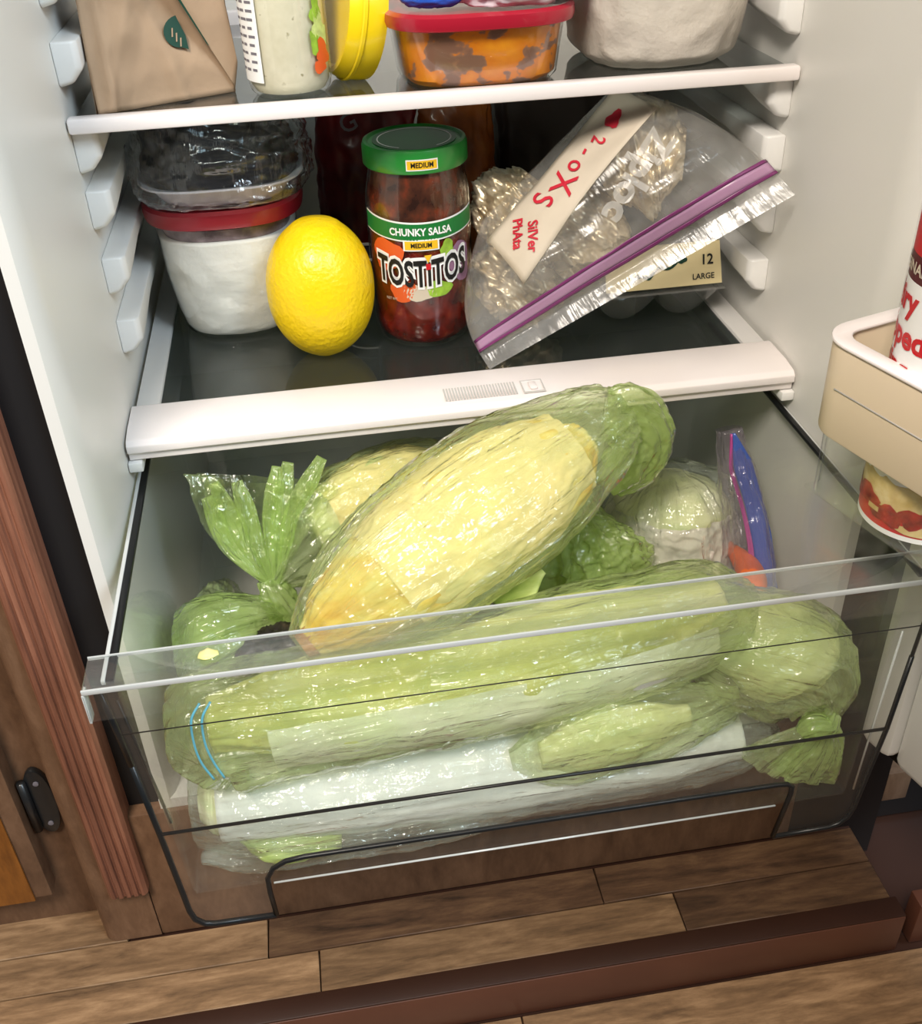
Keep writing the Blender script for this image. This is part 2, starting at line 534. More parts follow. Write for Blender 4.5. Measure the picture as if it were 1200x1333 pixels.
def loft(name, pts, ra, rb, mat, parent=None, n=110, m=88, wr=0.002, cross=0.5, pleat=None, npl=13, seed=0, sq=2.0,
         arc=(0, 2 * math.pi), bounds=None, close=True, up=(0, 0, 1), fx=7.0, fr=5.0, crum=60.0, open_end=False):
    """skin swept along a curve with creases that run along it (bags, leaves, paper wraps)"""
    P = smoothpath(pts, 24)
    L = len(P) - 1
    vs, fs, uvs = [], [], []
    plen = sum((P[i + 1] - P[i]).length for i in range(L))
    rm = max(max(ra), max(rb))
    sd = Vector((seed * 3.71, seed * 1.37, seed * 7.13))
    full = abs(arc[1] - arc[0] - 2 * math.pi) < 1e-6
    mm = m if full else m + 1
    for i in range(n + 1):
        t = i / n
        x = t * L
        j = min(int(x), L - 1)
        c = P[j].lerp(P[j + 1], x - j)
        tg = (P[min(j + 2, L)] - P[max(j - 1, 0)]).normalized()
        s = tg.cross(Vector(up)).normalized()
        u = s.cross(tg).normalized()
        a_, b_ = max(interp(ra, t), 0.0004), max(interp(rb, t), 0.0004)
        pl = interp(pleat, t) if pleat else 0.0
        for k in range(mm):
            th = arc[0] + (arc[1] - arc[0]) * k / m
            co, si = math.cos(th), math.sin(th)
            ex = math.copysign(abs(co) ** (2 / sq), co)
            ey = math.copysign(abs(si) ** (2 / sq), si)
            d = s * ex * a_ + u * ey * b_
            q = Vector((t * fx, co * fr * 0.6, si * fr * 0.6)) + sd
            r1 = 1 - 2.2 * abs(noise.noise(q))
            r2 = 1 - 2.2 * abs(noise.noise(q * 2.3 + Vector((5, 1, 2))))
            pos = c + d
            r3 = noise.noise(pos * crum + sd) + 0.5 * (1 - 2 * abs(noise.noise(pos * crum * 1.7 + sd * 2)))
            w = wr * (0.7 * r1 + 0.4 * r2 + cross * r3)
            if pl:
                ph = npl * th + 2.2 * noise.noise(Vector((co, si, t * 2)) * 1.5 + sd)
                d = d * (1 + pl * math.cos(ph) * (0.75 + 0.5 * noise.noise(Vector((co * 2, si * 2, 7)) + sd)))
            dn = d.normalized() if d.length > 1e-7 else Vector((0, 0, 1))
            damp = min(1.0, min(a_, b_) / 0.012)
            vs.append(clampbox(c + d + dn * w * damp, bounds))
            uvs.append((t * plen + seed, abs(th - math.pi) * rm))
    for i in range(n):
        for k in range(m):
            k2 = (k + 1) % mm if full else k + 1
            fs.append((i * mm + k, i * mm + k2, (i + 1) * mm + k2, (i + 1) * mm + k))
    if close and full:
        fs.append(tuple(range(mm)))
        if not open_end:
            fs.append(tuple(n * mm + k for k in range(mm)))
    return pydata(name, vs, fs, mat, parent, True, uvs)

def sheet(name, fn, mat, parent=None, nu=40, nv=40, thick=0.0):
    vs = [fn(i / nu, j / nv) for i in range(nu + 1) for j in range(nv + 1)]
    fs = [(i * (nv + 1) + j, (i + 1) * (nv + 1) + j, (i + 1) * (nv + 1) + j + 1, i * (nv + 1) + j + 1) for i in range(nu) for j in range(nv)]
    uvs = [(j / nv * 0.12, i / nu * 0.25) for i in range(nu + 1) for j in range(nv + 1)]
    o = pydata(name, vs, fs, mat, parent, True, uvs)
    if thick:
        md = o.modifiers.new('thickness', 'SOLIDIFY')
        md.thickness = thick
    return o

def text_data(s, size, bold=0.0, align='CENTER', shear=0.0):
    cu = bpy.data.curves.new('lettering', 'FONT')
    cu.body = s
    cu.size = size
    cu.align_x = align
    cu.align_y = 'CENTER'
    cu.offset = bold
    cu.shear = shear
    cu.resolution_u = 3
    ob = bpy.data.objects.new('lettering', cu)
    COL.objects.link(ob)
    me = bpy.data.meshes.new_from_object(ob)
    vs = [v.co.copy() for v in me.vertices]
    fs = [tuple(p.vertices) for p in me.polygons]
    bpy.data.objects.remove(ob, do_unlink=True)
    bpy.data.meshes.remove(me)
    bpy.data.curves.remove(cu)
    return vs, fs

def text_on(name, s, size, fn, mat, parent, bold=0.0, shear=0.0, sx=1.0):
    vs, fs = text_data(s, size, bold, 'CENTER', shear)
    return pydata_raw(name, [fn(v.x * sx, v.y) for v in vs], fs, mat, parent)

def pydata_raw(name, verts, faces, mat, parent=None):
    me = bpy.data.meshes.new(name)
    me.from_pydata([tuple(v) for v in verts], [], faces)
    return link(name, me, mat, parent)

def cyl_map(cx, cy, r, phi0, z0, rot=0.0):
    """maps flat (x, y) on to the outside of an upright cylinder; phi0 = facing angle"""
    def f(x, y):
        x2 = x * math.cos(rot) - y * math.sin(rot)
        y2 = x * math.sin(rot) + y * math.cos(rot)
        a = phi0 + x2 / r
        return (cx + r * math.cos(a), cy + r * math.sin(a), z0 + y2)
    return f

def patch_on(name, fn, poly, mat, parent, sub=10):
    """flat outline (list of x, y) filled as fan and mapped by fn"""
    cx = sum(p[0] for p in poly) / len(poly)
    cy = sum(p[1] for p in poly) / len(poly)
    vs = [fn(cx, cy)]
    rings = 4
    for r in range(1, rings + 1):
        for p in poly:
            t = r / rings
            vs.append(fn(cx + (p[0] - cx) * t, cy + (p[1] - cy) * t))
    n = len(poly)
    fs = [(0, 1 + k, 1 + (k + 1) % n) for k in range(n)]
    for r in range(rings - 1):
        for k in range(n):
            fs.append((1 + r * n + k, 1 + (r + 1) * n + k, 1 + (r + 1) * n + (k + 1) % n, 1 + r * n + (k + 1) % n))
    return pydata_raw(name, vs, fs, mat, parent)

def rect_poly(w, h, n=12, cx=0, cy=0):
    p = []
    for k in range(n): p.append((cx - w / 2 + w * k / n, cy - h / 2))
    p.append((cx + w / 2, cy - h / 2)); p.append((cx + w / 2, cy + h / 2))
    for k in range(1, n): p.append((cx + w / 2 - w * k / n, cy + h / 2))
    p.append((cx - w / 2, cy + h / 2))
    return p

def blob_poly(rx, ry, cx=0, cy=0, n=18, seed=0, amp=0.2):
    rn = random.Random(seed)
    ph = [rn.uniform(0, 6.28) for _ in range(3)]
    out = []
    for k in range(n):
        a = 2 * math.pi * k / n
        r = 1 + amp * (math.sin(3 * a + ph[0]) * .5 + math.sin(5 * a + ph[1]) * .3 + math.sin(2 * a + ph[2]) * .4)
        out.append((cx + rx * r * math.cos(a), cy + ry * r * math.sin(a)))
    return out

# ================================================================== setting
W = 0.50
ZF = -0.423          # step floor level
ZL = -0.471          # lower floor level

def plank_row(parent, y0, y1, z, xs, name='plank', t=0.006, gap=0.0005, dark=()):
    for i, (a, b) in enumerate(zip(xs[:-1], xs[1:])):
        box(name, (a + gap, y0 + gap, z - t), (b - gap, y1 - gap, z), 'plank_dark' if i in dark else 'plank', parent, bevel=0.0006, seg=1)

fl = thing('floor', None, None, (0.2, -0.6, ZL - 0.01))
fl['kind'] = 'structure'
fl['label'] = 'brown wood plank kitchen floor below the step'
box('subfloor', (-0.9, -1.6, ZL - 0.02), (1.2, 0.05, ZL - 0.0065), 'nosing_dark', fl)
rn = random.Random(4)
yy = -0.197
first = True
while yy > -0.75:
    xs = [-0.8]
    while xs[-1] < 1.1:
        xs.append(xs[-1] + rn.choice((0.32, 0.42, 0.5)))
    if first:
        xs = [-0.8, -0.42, -0.06, 0.245, 0.62, 1.1]
        first = False
    plank_row(fl, yy - 0.062, yy, ZL, xs)
    yy -= 0.062

st = thing('floor_step', None, None, (0.2, -0.15, ZF - 0.03))
st['kind'] = 'structure'
st['label'] = 'low step in front of the fridge, planked top and brown nosing'
box('step_core', (-0.9, -0.186, ZL), (0.574, -0.0, ZF - 0.0065), 'nosing_dark', st)
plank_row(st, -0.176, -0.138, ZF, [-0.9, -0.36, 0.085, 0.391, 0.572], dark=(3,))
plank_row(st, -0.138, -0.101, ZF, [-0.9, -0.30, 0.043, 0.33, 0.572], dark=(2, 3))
plank_row(st, -0.101, -0.0, ZF, [-0.9, -0.50, -0.075])
box('nosing_cap', (-0.9, -0.195, ZF - 0.006), (0.576, -0.176, ZF + 0.001), 'nosing_dark', st, bevel=0.001)
box('riser_board', (-0.9, -0.196, ZL), (0.576, -0.1862, ZF - 0.0005), 'nosing', st, bevel=0.0015)
# kick board right of the step
kb = box('trim_1', (0.590, -0.192, ZL), (1.1, -0.175, ZF + 0.004), 'nosing', None, bevel=0.0015)
tag(kb, 'short brown kick board right of the step', kind='structure')
# panel under the fridge
pb = box('trim_2', (-0.0462, -0.100, ZF), (0.512, -0.080, -0.272), 'brown_panel', None, bevel=0.002)
tag(pb, 'brown wood-grain base panel under the fridge', kind='structure')
# dark base right of the fridge
db = thing('trim_3', None, None, (0.7, 0, ZF))
tag(db, 'dark brown cabinet base right of the fridge', kind='structure')
box('board', (0.5125, -0.095, ZL), (0.60, 0.3, -0.22), 'dark_board', db)
box('board', (0.6005, -0.06, ZL), (1.2, 0.3, -0.28), 'dark_board', db)
box('block', (0.608, -0.085, -0.415), (0.632, -0.0605, -0.378), 'brown_panel', db, bevel=0.001)

# --- cabinet on the left
cb = thing('base_cabinet', 'brown wooden base cabinet with hinged door left of the fridge', 'cabinet', (-0.2, 0.0, ZF))
box('face_frame', (-0.60, -0.066, ZF + 0.0005), (-0.094, 0.30, 0.9), 'brown_panel', cb, bevel=0.001)
# stile with a rounded left edge
prof = []
for k in range(9):
    a = R_(180 + 90 * k / 8)
    prof.append((-0.094 + 0.012 + 0.012 * math.cos(a), -0.100 + 0.012 + 0.012 * math.sin(a), ZF + 0.0005))
prof += [(-0.0465, -0.100, ZF + 0.0005), (-0.0465, -0.06, ZF + 0.0005), (-0.094, -0.06, ZF + 0.0005)]
extrude('stile', prof, (0, 0, 1.3), 'brown_panel', cb)
# reddish moulding with flutes
pr = [(-0.0435, -0.085), (-0.0435, -0.1075), (-0.0460, -0.1105)]
x = -0.0460
for k in range(4):
    pr += [(x - 0.0022, -0.1105), (x - 0.0030, -0.1088), (x - 0.0042, -0.1088), (x - 0.0050, -0.1105)]
    x -= 0.0060
pr += [(-0.0722, -0.1095), (-0.0745, -0.1065), (-0.0745, -0.085)]
extrude('moulding', [(a, b, -0.354) for a, b in pr], (0, 0, 1.25), 'red_wood', cb)
# cabinet door
cdo = box('door', (-0.50, -0.084, -0.372), (-0.126, -0.0665, 0.3), 'brown_panel', cb, bevel=0.003)
box('door_panel', (-0.45, -0.0865, -0.372), (-0.140, -0.0842, 0.26), 'door_wood', cdo, bevel=0.0008)
bm = bmesh.new()
hp = []
for k in range(24):
    a = 2 * math.pi * k / 24
    hp.append((-0.112 + 0.0105 * math.cos(a), -0.0665, -0.272 + 0.036 * math.copysign(abs(math.sin(a)) ** 0.8, math.sin(a))))
hg = extrude('hinge', hp, (0, -0.006, 0), 'hinge_black', cb, bevel=0.0015)
hgk = tube('hinge_barrel', [(-0.121, -0.0745, -0.30), (-0.121, -0.0745, -0.245)], 0.0035, 'hinge_black', hg)
for zz in (-0.296, -0.250):
    lathe('screw', [(0.0001, 0), (0.0022, 0), (0.0022, 0.001), (0.0001, 0.0014)], (-0.111, -0.0725, zz), 'print_grey', hg, 12, tilt=(R_(90), 0, 0))

# ================================================================== fridge
fr = thing('refrigerator', 'white open refrigerator with pale liner, shelf ribs and swung-out door', 'refrigerator', (0.25, 0.15, -0.28))
ZB = -0.262
def wall(sign):
    # cross-section in x,y extruded along z: wall, slight flare to the front, rounded front flange
    X = (lambda v: v) if sign < 0 else (lambda v: W - v)
    p = [(0, 0.40), (0, 0.02), (-0.0005, 0.005), (-0.003, -0.075), (-0.006, -0.090), (-0.010, -0.0965), (-0.0175, -0.097), (-0.0185, -0.09), (-0.0185, 0.44), (0, 0.44)]
    return extrude('side_wall', [(X(a), b, ZB) for a, b in p], (0, 0, 1.12), 'liner', fr)
wl = wall(-1); wr_ = wall(1)
for o in (wl, wr_):
    for p in o.data.polygons: p.use_smooth = True
    o.data.set_sharp_from_angle(angle=R_(50))
box('back_wall', (0.0, 0.40, ZB), (W, 0.44, 0.86), 'liner', fr)
box('liner_floor', (-0.0185, -0.096, ZB - 0.01), (W + 0.0185, 0.44, ZB), 'liner', fr)
box('liner_ceiling', (-0.0185, -0.096, 0.86), (W + 0.0185, 0.44, 0.88), 'liner', fr)
gk = box('gasket', (-0.0462, -0.088, -0.285), (-0.0187, 0.3, 0.88), 'black_rubber', fr)
gk2 = box('gasket', (W + 0.0187, -0.090, -0.285), (W + 0.058, 0.3, 0.88), 'black_rubber', fr)
# shelf ribs on both walls
def rib(sign, ztop, y0=0.075):
    X = (lambda v: v) if sign < 0 else (lambda v: W - v)
    d = 0.0165
    bm = bmesh.new()
    rings = []
    for (y, dd, zb) in ((y0, 0.0135, 0.026), (y0 + 0.004, d, 0.028), (y0 + 0.03, d, 0.026), (y0 + 0.08, d, 0.018), (0.399, d, 0.016)):
        rings.append([bm.verts.new((X(0.0), y, ztop)), bm.verts.new((X(dd), y, ztop - 0.0)), bm.verts.new((X(dd), y, ztop - zb * 0.62)), bm.verts.new((X(dd * .55), y, ztop - zb * .92)), bm.verts.new((X(0.0), y, ztop - zb))])
    for a, b in zip(rings[:-1], rings[1:]):
        for k in range(5):
            bm.faces.new([a[k], a[(k + 1) % 5], b[(k + 1) % 5], b[k]])
    bm.faces.new(rings[0]); bm.faces.new(list(reversed(rings[-1])))
    return bm_obj('shelf_rib', bm, 'bracket', fr, bevel=0.0015)
for s in (-1, 1):
    for k, zt in enumerate((0.059, 0.106, 0.1535, 0.1925, 0.248, 0.295, 0.342)):
        rib(s, zt)
# ledges that carry the crisper cover
for s in (-1, 1):
    x0, x1 = (0.0, 0.010) if s < 0 else (W - 0.010, W)
    box('cover_ledge', (x0, 0.0, -0.026), (x1, 0.399, -0.0185), 'bracket', fr, bevel=0.001)

# door, swung open past a right angle
DA = R_(17)
dd = Vector((math.sin(DA), -math.cos(DA), 0))       # along the door, away from the hinge
dn = Vector((-math.cos(DA), -math.sin(DA), 0))      # out of the inner face
D0 = Vector((0.560, -0.112, 0))
def dpt(a, o, z): return D0 + dd * a + dn * o + Vector((0, 0, z))
def dbox(name, a0, a1, o0, o1, z0, z1, mat, parent, bevel=0.003):
    return hexa(name, [dpt(a0, o0, z0), dpt(a1, o0, z0), dpt(a1, o1, z0), dpt(a0, o1, z0), dpt(a0, o0, z1), dpt(a1, o0, z1), dpt(a1, o1, z1), dpt(a0, o1, z1)], mat, parent, bevel)
door = dbox('door', 0.0, 0.58, -0.05, -0.006, -0.285, 0.86, 'door_white', fr, 0.004)
dbox('door_gasket', 0.004, 0.576, -0.0058, 0.012, -0.282, 0.855, 'black_rubber', door, 0.003)
dbox('door_liner', 0.016, 0.564, 0.0122, 0.018, -0.262, 0.84, 'door_white', door, 0.004)
dbox('liner_dyke', 0.018, 0.05, 0.0182, 0.042, -0.252, 0.82, 'door_white', door, 0.008)
dbox('liner_dyke', 0.53, 0.562, 0.0182, 0.042, -0.252, 0.82, 'door_white', door, 0.008)
dbox('lower_dyke', 0.0505, 0.5295, 0.0182, 0.038, -0.255, -0.02, 'door_white', door, 0.008)

# ================================================================== shelves
sh = thing('glass_shelf', 'upper glass shelf with white front edge resting on the wall ribs', 'shelf', (0.25, 0.22, 0.194))
box('glass_pane', (0.004, 0.074, 0.1955), (W - 0.004, 0.385, 0.2005), 'shelf_glass', sh)
box('front_edge', (0.001, 0.064, 0.1935), (W - 0.001, 0.0755, 0.2035), 'trim_white', sh, bevel=0.002)
box('rear_edge', (0.004, 0.3852, 0.194), (W - 0.004, 0.395, 0.212), 'trim_white', sh, bevel=0.002)

cv = thing('crisper_cover', 'glass cover shelf over the drawer with wide white front trim', 'shelf', (0.25, 0.2, -0.018))
box('glass_pane', (0.022, 0.045, -0.0085), (W - 0.022, 0.392, -0.0035), 'shelf_glass', cv)
for x0, x1 in ((0.004, 0.0218), (W - 0.0218, W - 0.004)):
    box('side_rail', (x0, 0.052, -0.0125), (x1, 0.392, -0.001), 'trim_grey', cv, bevel=0.0015)
pf = [(0.053, 0.0), (0.050, 0.0008), (0.02, 0.0005), (0.004, -0.0015), (0.0, -0.0045), (0.0, -0.0105), (0.003, -0.0115), (0.003, -0.0172), (0.008, -0.0176), (0.0085, -0.006), (0.053, -0.006)]
tr_ = extrude('front_trim', [(0.0015, a, b) for a, b in pf], (W - 0.003, 0, 0), 'trim_white', cv, bevel=0.0008, seg=2, angle=20)
# humidity slider grille
gv, gf = [], []
def addbox(lo, hi):
    b = len(gv)
    (x0, y0, z0), (x1, y1, z1) = lo, hi
    gv.extend([(x0, y0, z0), (x1, y0, z0), (x1, y1, z0), (x0, y1, z0), (x0, y0, z1), (x1, y0, z1), (x1, y1, z1), (x0, y1, z1)])
    for f in ((3, 2, 1, 0), (4, 5, 6, 7), (0, 1, 5, 4), (1, 2, 6, 5), (2, 3, 7, 6), (3, 0, 4, 7)):
        gf.append(tuple(b + i for i in f))
for k in range(25):
    xx = 0.232 + k * 0.0022
    addbox((xx, 0.009, 0.0002), (xx + 0.0011, 0.027, 0.0011))
pydata('vent_ribs', gv, gf, 'trim_grey', cv)['kind'] = 'stuff'
sl = thing('x', None, None, (0, 0, 0)); bpy.data.objects.remove(sl)
for lo, hi in (((0.2905, 0.0085, 0.0003), (0.307, 0.0093, 0.0013)), ((0.2905, 0.0262, 0.0003), (0.307, 0.027, 0.0013)), ((0.2905, 0.0094, 0.0003), (0.2913, 0.0261, 0.0013)), ((0.3062, 0.0094, 0.0003), (0.307, 0.0261, 0.0013))):
    box('slider_frame', lo, hi, 'trim_grey', cv)
box('slider_tab', (0.296, 0.0125, 0.0004), (0.3015, 0.0225, 0.0025), 'trim_white', cv, bevel=0.0008)
for s, x0, x1 in ((0, -0.0022, 0.0014), (1, W - 0.0014, W + 0.0022)):
    box('end_tab', (max(x0, 0.0003) if s == 0 else x0, 0.0, -0.018), (x1, 0.03, -0.005), 'trim_white', cv) if False else None

# ================================================================== crisper drawer
ZR = -0.036
ZD = -0.243
dr = thing('vegetable_crisper', 'clear plastic crisper drawer pulled out below the white trim', 'crisper', (0.25, -0.03, -0.247))
YF, YB = -0.200, 0.17
XL, XR = 0.006, 0.496
XLb, XRb = 0.017, 0.487
def quad_panel(name, a, b, c, d, t, mat):
    """panel through four corners with thickness vector t"""
    t = Vector(t)
    pts = [Vector(p) for p in (a, b, c, d)]
    return hexa(name, [pts[0], pts[1], pts[1] + t, pts[0] + t, pts[3], pts[2], pts[2] + t, pts[3] + t], mat, dr)
quad_panel('side_panel', (XLb, YF + .002, ZD), (XLb, YB, ZD), (XL, YB, ZR), (XL, YF + .002, ZR), (0.0022, 0, 0), 'clear_plastic')
quad_panel('side_panel', (XRb, YF + .002, ZD), (XRb, YB, ZD), (XR, YB, ZR), (XR, YF + .002, ZR), (-0.0022, 0, 0), 'clear_plastic')
quad_panel('back_panel', (XLb + .003, YB, ZD), (XRb - .003, YB, ZD), (XR - .003, YB, ZR), (XL + .003, YB, ZR), (0, -0.0022, 0), 'clear_plastic')
box('floor_panel', (XLb + .001, YF + .0015, ZD - 0.0026), (XRb - .001, YB, ZD - 0.0002), 'clear_plastic', dr)
# side rims of clear plastic, with light and dark refraction coloured in along each
for s in (0, 1):
    xo = XL - 0.003 if s == 0 else XR - 0.0005
    xa, xb = (XL - 0.0042, XL - 0.0015) if s == 0 else (XR + 0.0015, XR + 0.0042)
    xa = max(xa, 0.0015); xb = min(xb, W - 0.0012)
    box('rim_edge', (xa, -0.206, ZR - 0.0035), (xb, YB, ZR), 'edge_refraction_light', dr, bevel=0.0006)
    xc, xd = (XL - 0.0014, XL + 0.0032) if s == 0 else (XR - 0.0026, XR + 0.0014)
    box('rim_line', (xc, -0.206, ZR - 0.003), (xd, YB, ZR + 0.0002), 'edge_refraction_dark', dr, bevel=0.0006)
# front panel with finger notch
fp = [(-0.004, ZR - .002), (0.0035, -0.11), (0.0075, -0.176), (0.0115, -0.258), (0.0135, -0.268), (0.019, -0.2745), (0.026, -0.2765),
      (0.0685, -0.2775), (0.0675, -0.25), (0.068, -0.236), (0.073, -0.2265), (0.082, -0.221), (0.095, -0.2192),
      (0.430, -0.2195), (0.4375, -0.2205), (0.4415, -0.224), (0.4415, -0.232), (0.4345, -0.2775),
      (0.478, -0.2765), (0.4855, -0.274), (0.4915, -0.268), (0.4945, -0.258), (0.5035, -0.176), (0.507, -0.11), (0.511, ZR - .002)]
extrude('front_panel', [(a, YF - 0.0005, b) for a, b in fp], (0, -0.003, 0), 'clear_plastic', dr)
yE = YF - 0.0022
def edge(pts, r, mat='edge_refraction_dark', name='panel_edge'):
    return tube(name, [(p[0], yE if len(p) == 2 else p[1], p[-1]) for p in pts], r, mat, dr, 8)
edge([fp[i] for i in range(1, 8)], 0.0021)
edge([fp[i] for i in range(7, 18)], 0.0019)
edge([fp[i] for i in range(17, 24)], 0.0018)
edge([(-0.0015, -0.045), (0.0035, -0.11)], 0.0021)
edge([(0.507, -0.11), (0.511, -0.04)], 0.0013)
edge([(0.0078, -0.176), (0.5032, -0.177)], 0.0012, 'edge_refraction_dark', 'fold_line')
edge([(0.071, YF + 0.0005, -0.2455), (0.433, YF + 0.0005, -0.2455)], 0.0008, 'edge_refraction_light', 'floor_edge')
edge([(0.002, -0.0835), (0.509, -0.0835)], 0.0004, 'edge_refraction_dark', 'fold_line')
# second, inner corner line at the left and right
edge([(0.0015, YF + 0.014, -0.07), (0.013, YF + 0.010, -0.18)], 0.0012, 'edge_refraction_dark', 'corner_line')
edge([(0.506, YF + 0.012, -0.10), (0.4975, YF + 0.008, -0.25)], 0.0008, 'edge_refraction_light', 'corner_line')
# lip on top of the front
box('front_lip', (-0.0075, -0.2125, ZR - 0.001), (0.514, -0.186, ZR + 0.0012), 'clear_lip', dr, bevel=0.0008)
box('lip_edge', (-0.0078, -0.2142, ZR - 0.0022), (0.514, -0.2127, ZR + 0.0014), 'edge_refraction_light', dr, bevel=0.0005)
box('lip_edge', (-0.0075, -0.1859, ZR - 0.001), (0.514, -0.1851, ZR + 0.0013), 'edge_refraction_light', dr)
box('lip_flange', (-0.0075, -0.2142, ZR - 0.0225), (0.514, -0.2128, ZR - 0.0024), 'clear_plastic', dr)
box('lip_end', (-0.0082, -0.2142, ZR - 0.024), (-0.0066, -0.206, ZR - 0.0024), 'edge_refraction_light', dr, bevel=0.0004)

# ================================================================== drawer contents
DB = [(0.0215, 0.4815), (-0.196, 0.165), (-0.2425, None)]
def produce_bag(label, loc):
    return thing('produce_bag', label, 'bag', loc, 'produce bags in the drawer')

# ---- long paper-wrapped bundle lying on the drawer floor (front, bottom)
def wrapped(name, label, cat, loc): return thing(name, label, cat, loc)
roll = thing('celery_bundle', 'long vegetable bundle rolled in white paper towel on the drawer floor', 'vegetable', (0.22, -0.15, ZD))
loft('paper_wrap', [(0.040, -0.155, -0.205), (0.14, -0.157, -0.206), (0.26, -0.157, -0.206), (0.36, -0.155, -0.210), (0.415, -0.152, -0.214)],
     [0.026, 0.032, 0.032, 0.029, 0.020], [0.026, 0.031, 0.031, 0.026, 0.017], 'paper_towel', roll, wr=0.0022, seed=3, bounds=DB, fx=4, fr=3)
loft('stalk_end', [(0.026, -0.155, -0.205), (0.033, -0.155, -0.205), (0.0398, -0.155, -0.205)], [0.012, 0.021, 0.023], [0.012, 0.021, 0.023], 'cabbage', roll, n=24, m=48, wr=0.001, seed=8, bounds=DB)
loft('leaf_tip', [(0.05, -0.165, -0.224), (0.08, -0.178, -0.230), (0.12, -0.183, -0.233)], [0.008, 0.018, 0.006], [0.005, 0.008, 0.004], 'romaine_green', roll, n=30, m=40, wr=0.002, seed=5, bounds=DB)
b1 = produce_bag('pale clear produce bag around the lowest paper-wrapped bundle at the drawer front', (0.22, -0.15, ZD))
loft('film', [(0.020, -0.155, -0.207), (0.06, -0.157, -0.206), (0.16, -0.158, -0.205), (0.28, -0.158, -0.205), (0.38, -0.156, -0.210), (0.425, -0.153, -0.216), (0.45, -0.15, -0.225)],
     [0.024, 0.037, 0.0375, 0.0375, 0.034, 0.024, 0.006], [0.026, 0.036, 0.0365, 0.0365, 0.031, 0.021, 0.006], 'film_pale', b1, wr=0.0026, seed=11, bounds=DB, fx=6, fr=4)

loft('film_skirt', [(0.024, -0.180, -0.232), (0.06, -0.185, -0.231), (0.12, -0.186, -0.231), (0.20, -0.184, -0.232), (0.26, -0.178, -0.235)], [0.004, 0.010, 0.010, 0.009, 0.003], [0.004, 0.011, 0.011, 0.010, 0.003], 'film_pale', b1, n=80, m=60, wr=0.003, seed=13, bounds=DB, fx=6, fr=4)

# ---- long green bag on top of it
lng = thing('romaine_heart', 'long yellow-green lettuce head in the front green bag', 'vegetable', (0.22, -0.15, -0.17))
loft('leaves', [(0.045, -0.150, -0.136), (0.12, -0.150, -0.131), (0.22, -0.148, -0.126), (0.32, -0.142, -0.116), (0.40, -0.132, -0.106)],
     [0.016, 0.032, 0.034, 0.034, 0.016], [0.016, 0.031, 0.034, 0.033, 0.016], 'romaine', lng, wr=0.003, seed=21, bounds=DB, fx=4, fr=4, cross=0.6)
loft('paper_wrap', [(0.085, -0.151, -0.135), (0.15, -0.151, -0.131), (0.25, -0.149, -0.126), (0.33, -0.143, -0.118), (0.385, -0.136, -0.113)],
     [0.034, 0.0365, 0.0365, 0.036, 0.030], [0.033, 0.0355, 0.0365, 0.035, 0.030], 'paper_towel', lng, wr=0.0018, seed=23, bounds=DB, fx=4, fr=3, arc=(R_(-140), R_(30)), cross=0.4)
loft('leaf_tip', [(0.250, -0.110, -0.104), (0.268, -0.100, -0.094), (0.282, -0.094, -0.086)], [0.014, 0.012, 0.004], [0.004, 0.004, 0.002], 'romaine_green', lng, n=24, m=32, wr=0.0015, seed=25)
b2 = produce_bag('long green produce bag with blue stripes lying along the drawer front', (0.22, -0.15, -0.17))
loft('film', [(0.028, -0.168, -0.150), (0.05, -0.160, -0.135), (0.12, -0.152, -0.131), (0.22, -0.149, -0.126), (0.32, -0.142, -0.117), (0.395, -0.134, -0.108), (0.425, -0.128, -0.106)],
     [0.020, 0.034, 0.040, 0.0405, 0.041, 0.034, 0.010], [0.030, 0.046, 0.040, 0.0405, 0.041, 0.034, 0.010], 'film_green', b2, wr=0.0036, seed=31, bounds=DB, fx=5, fr=5, pleat=[0.06, 0.03, 0.0, 0, 0, 0.02, 0.1])
# loose upper flap of that bag towards the back right
loft('film_flap', [(0.20, -0.118, -0.134), (0.27, -0.112, -0.126), (0.34, -0.106, -0.122), (0.40, -0.100, -0.124), (0.44, -0.095, -0.132)],
     [0.010, 0.022, 0.028, 0.026, 0.010], [0.004, 0.009, 0.010, 0.009, 0.004], 'film_green_dense', b2, wr=0.004, seed=33, fx=5, fr=4)
for k, dx in enumerate((0.0, 0.0065)):
    P = [(0.049 + dx, -0.190, -0.078), (0.043 + dx, -0.1955, -0.086), (0.0415 + dx, -0.1968, -0.105), (0.043 + dx * 1.1, -0.1968, -0.122), (0.048 + dx, -0.1968, -0.138)]
    tube('blue_stripe', smoothpath(P, 8), 0.0008, 'tie_blue', b2, 6)

# ---- small pale bag between the two, right of the middle
sm = thing('lettuce_piece', 'small pale lettuce piece between the two long bundles', 'vegetable', (0.32, -0.175, -0.2))
loft('leaves', [(0.262, -0.181, -0.178), (0.29, -0.179, -0.176), (0.33, -0.176, -0.172), (0.37, -0.172, -0.170)], [0.006, 0.012, 0.013, 0.006], [0.012, 0.024, 0.022, 0.010], 'cabbage', sm, n=60, m=48, wr=0.002, seed=41, bounds=DB)
b3 = produce_bag('small pale green bag squeezed against the drawer front', (0.32, -0.175, -0.2))
loft('film', [(0.242, -0.180, -0.182), (0.27, -0.180, -0.178), (0.31, -0.178, -0.173), (0.36, -0.174, -0.168), (0.405, -0.168, -0.168)], [0.004, 0.015, 0.017, 0.016, 0.006], [0.012, 0.028, 0.032, 0.028, 0.016], 'film_green', b3, wr=0.003, seed=43, bounds=DB, fx=5, fr=4)

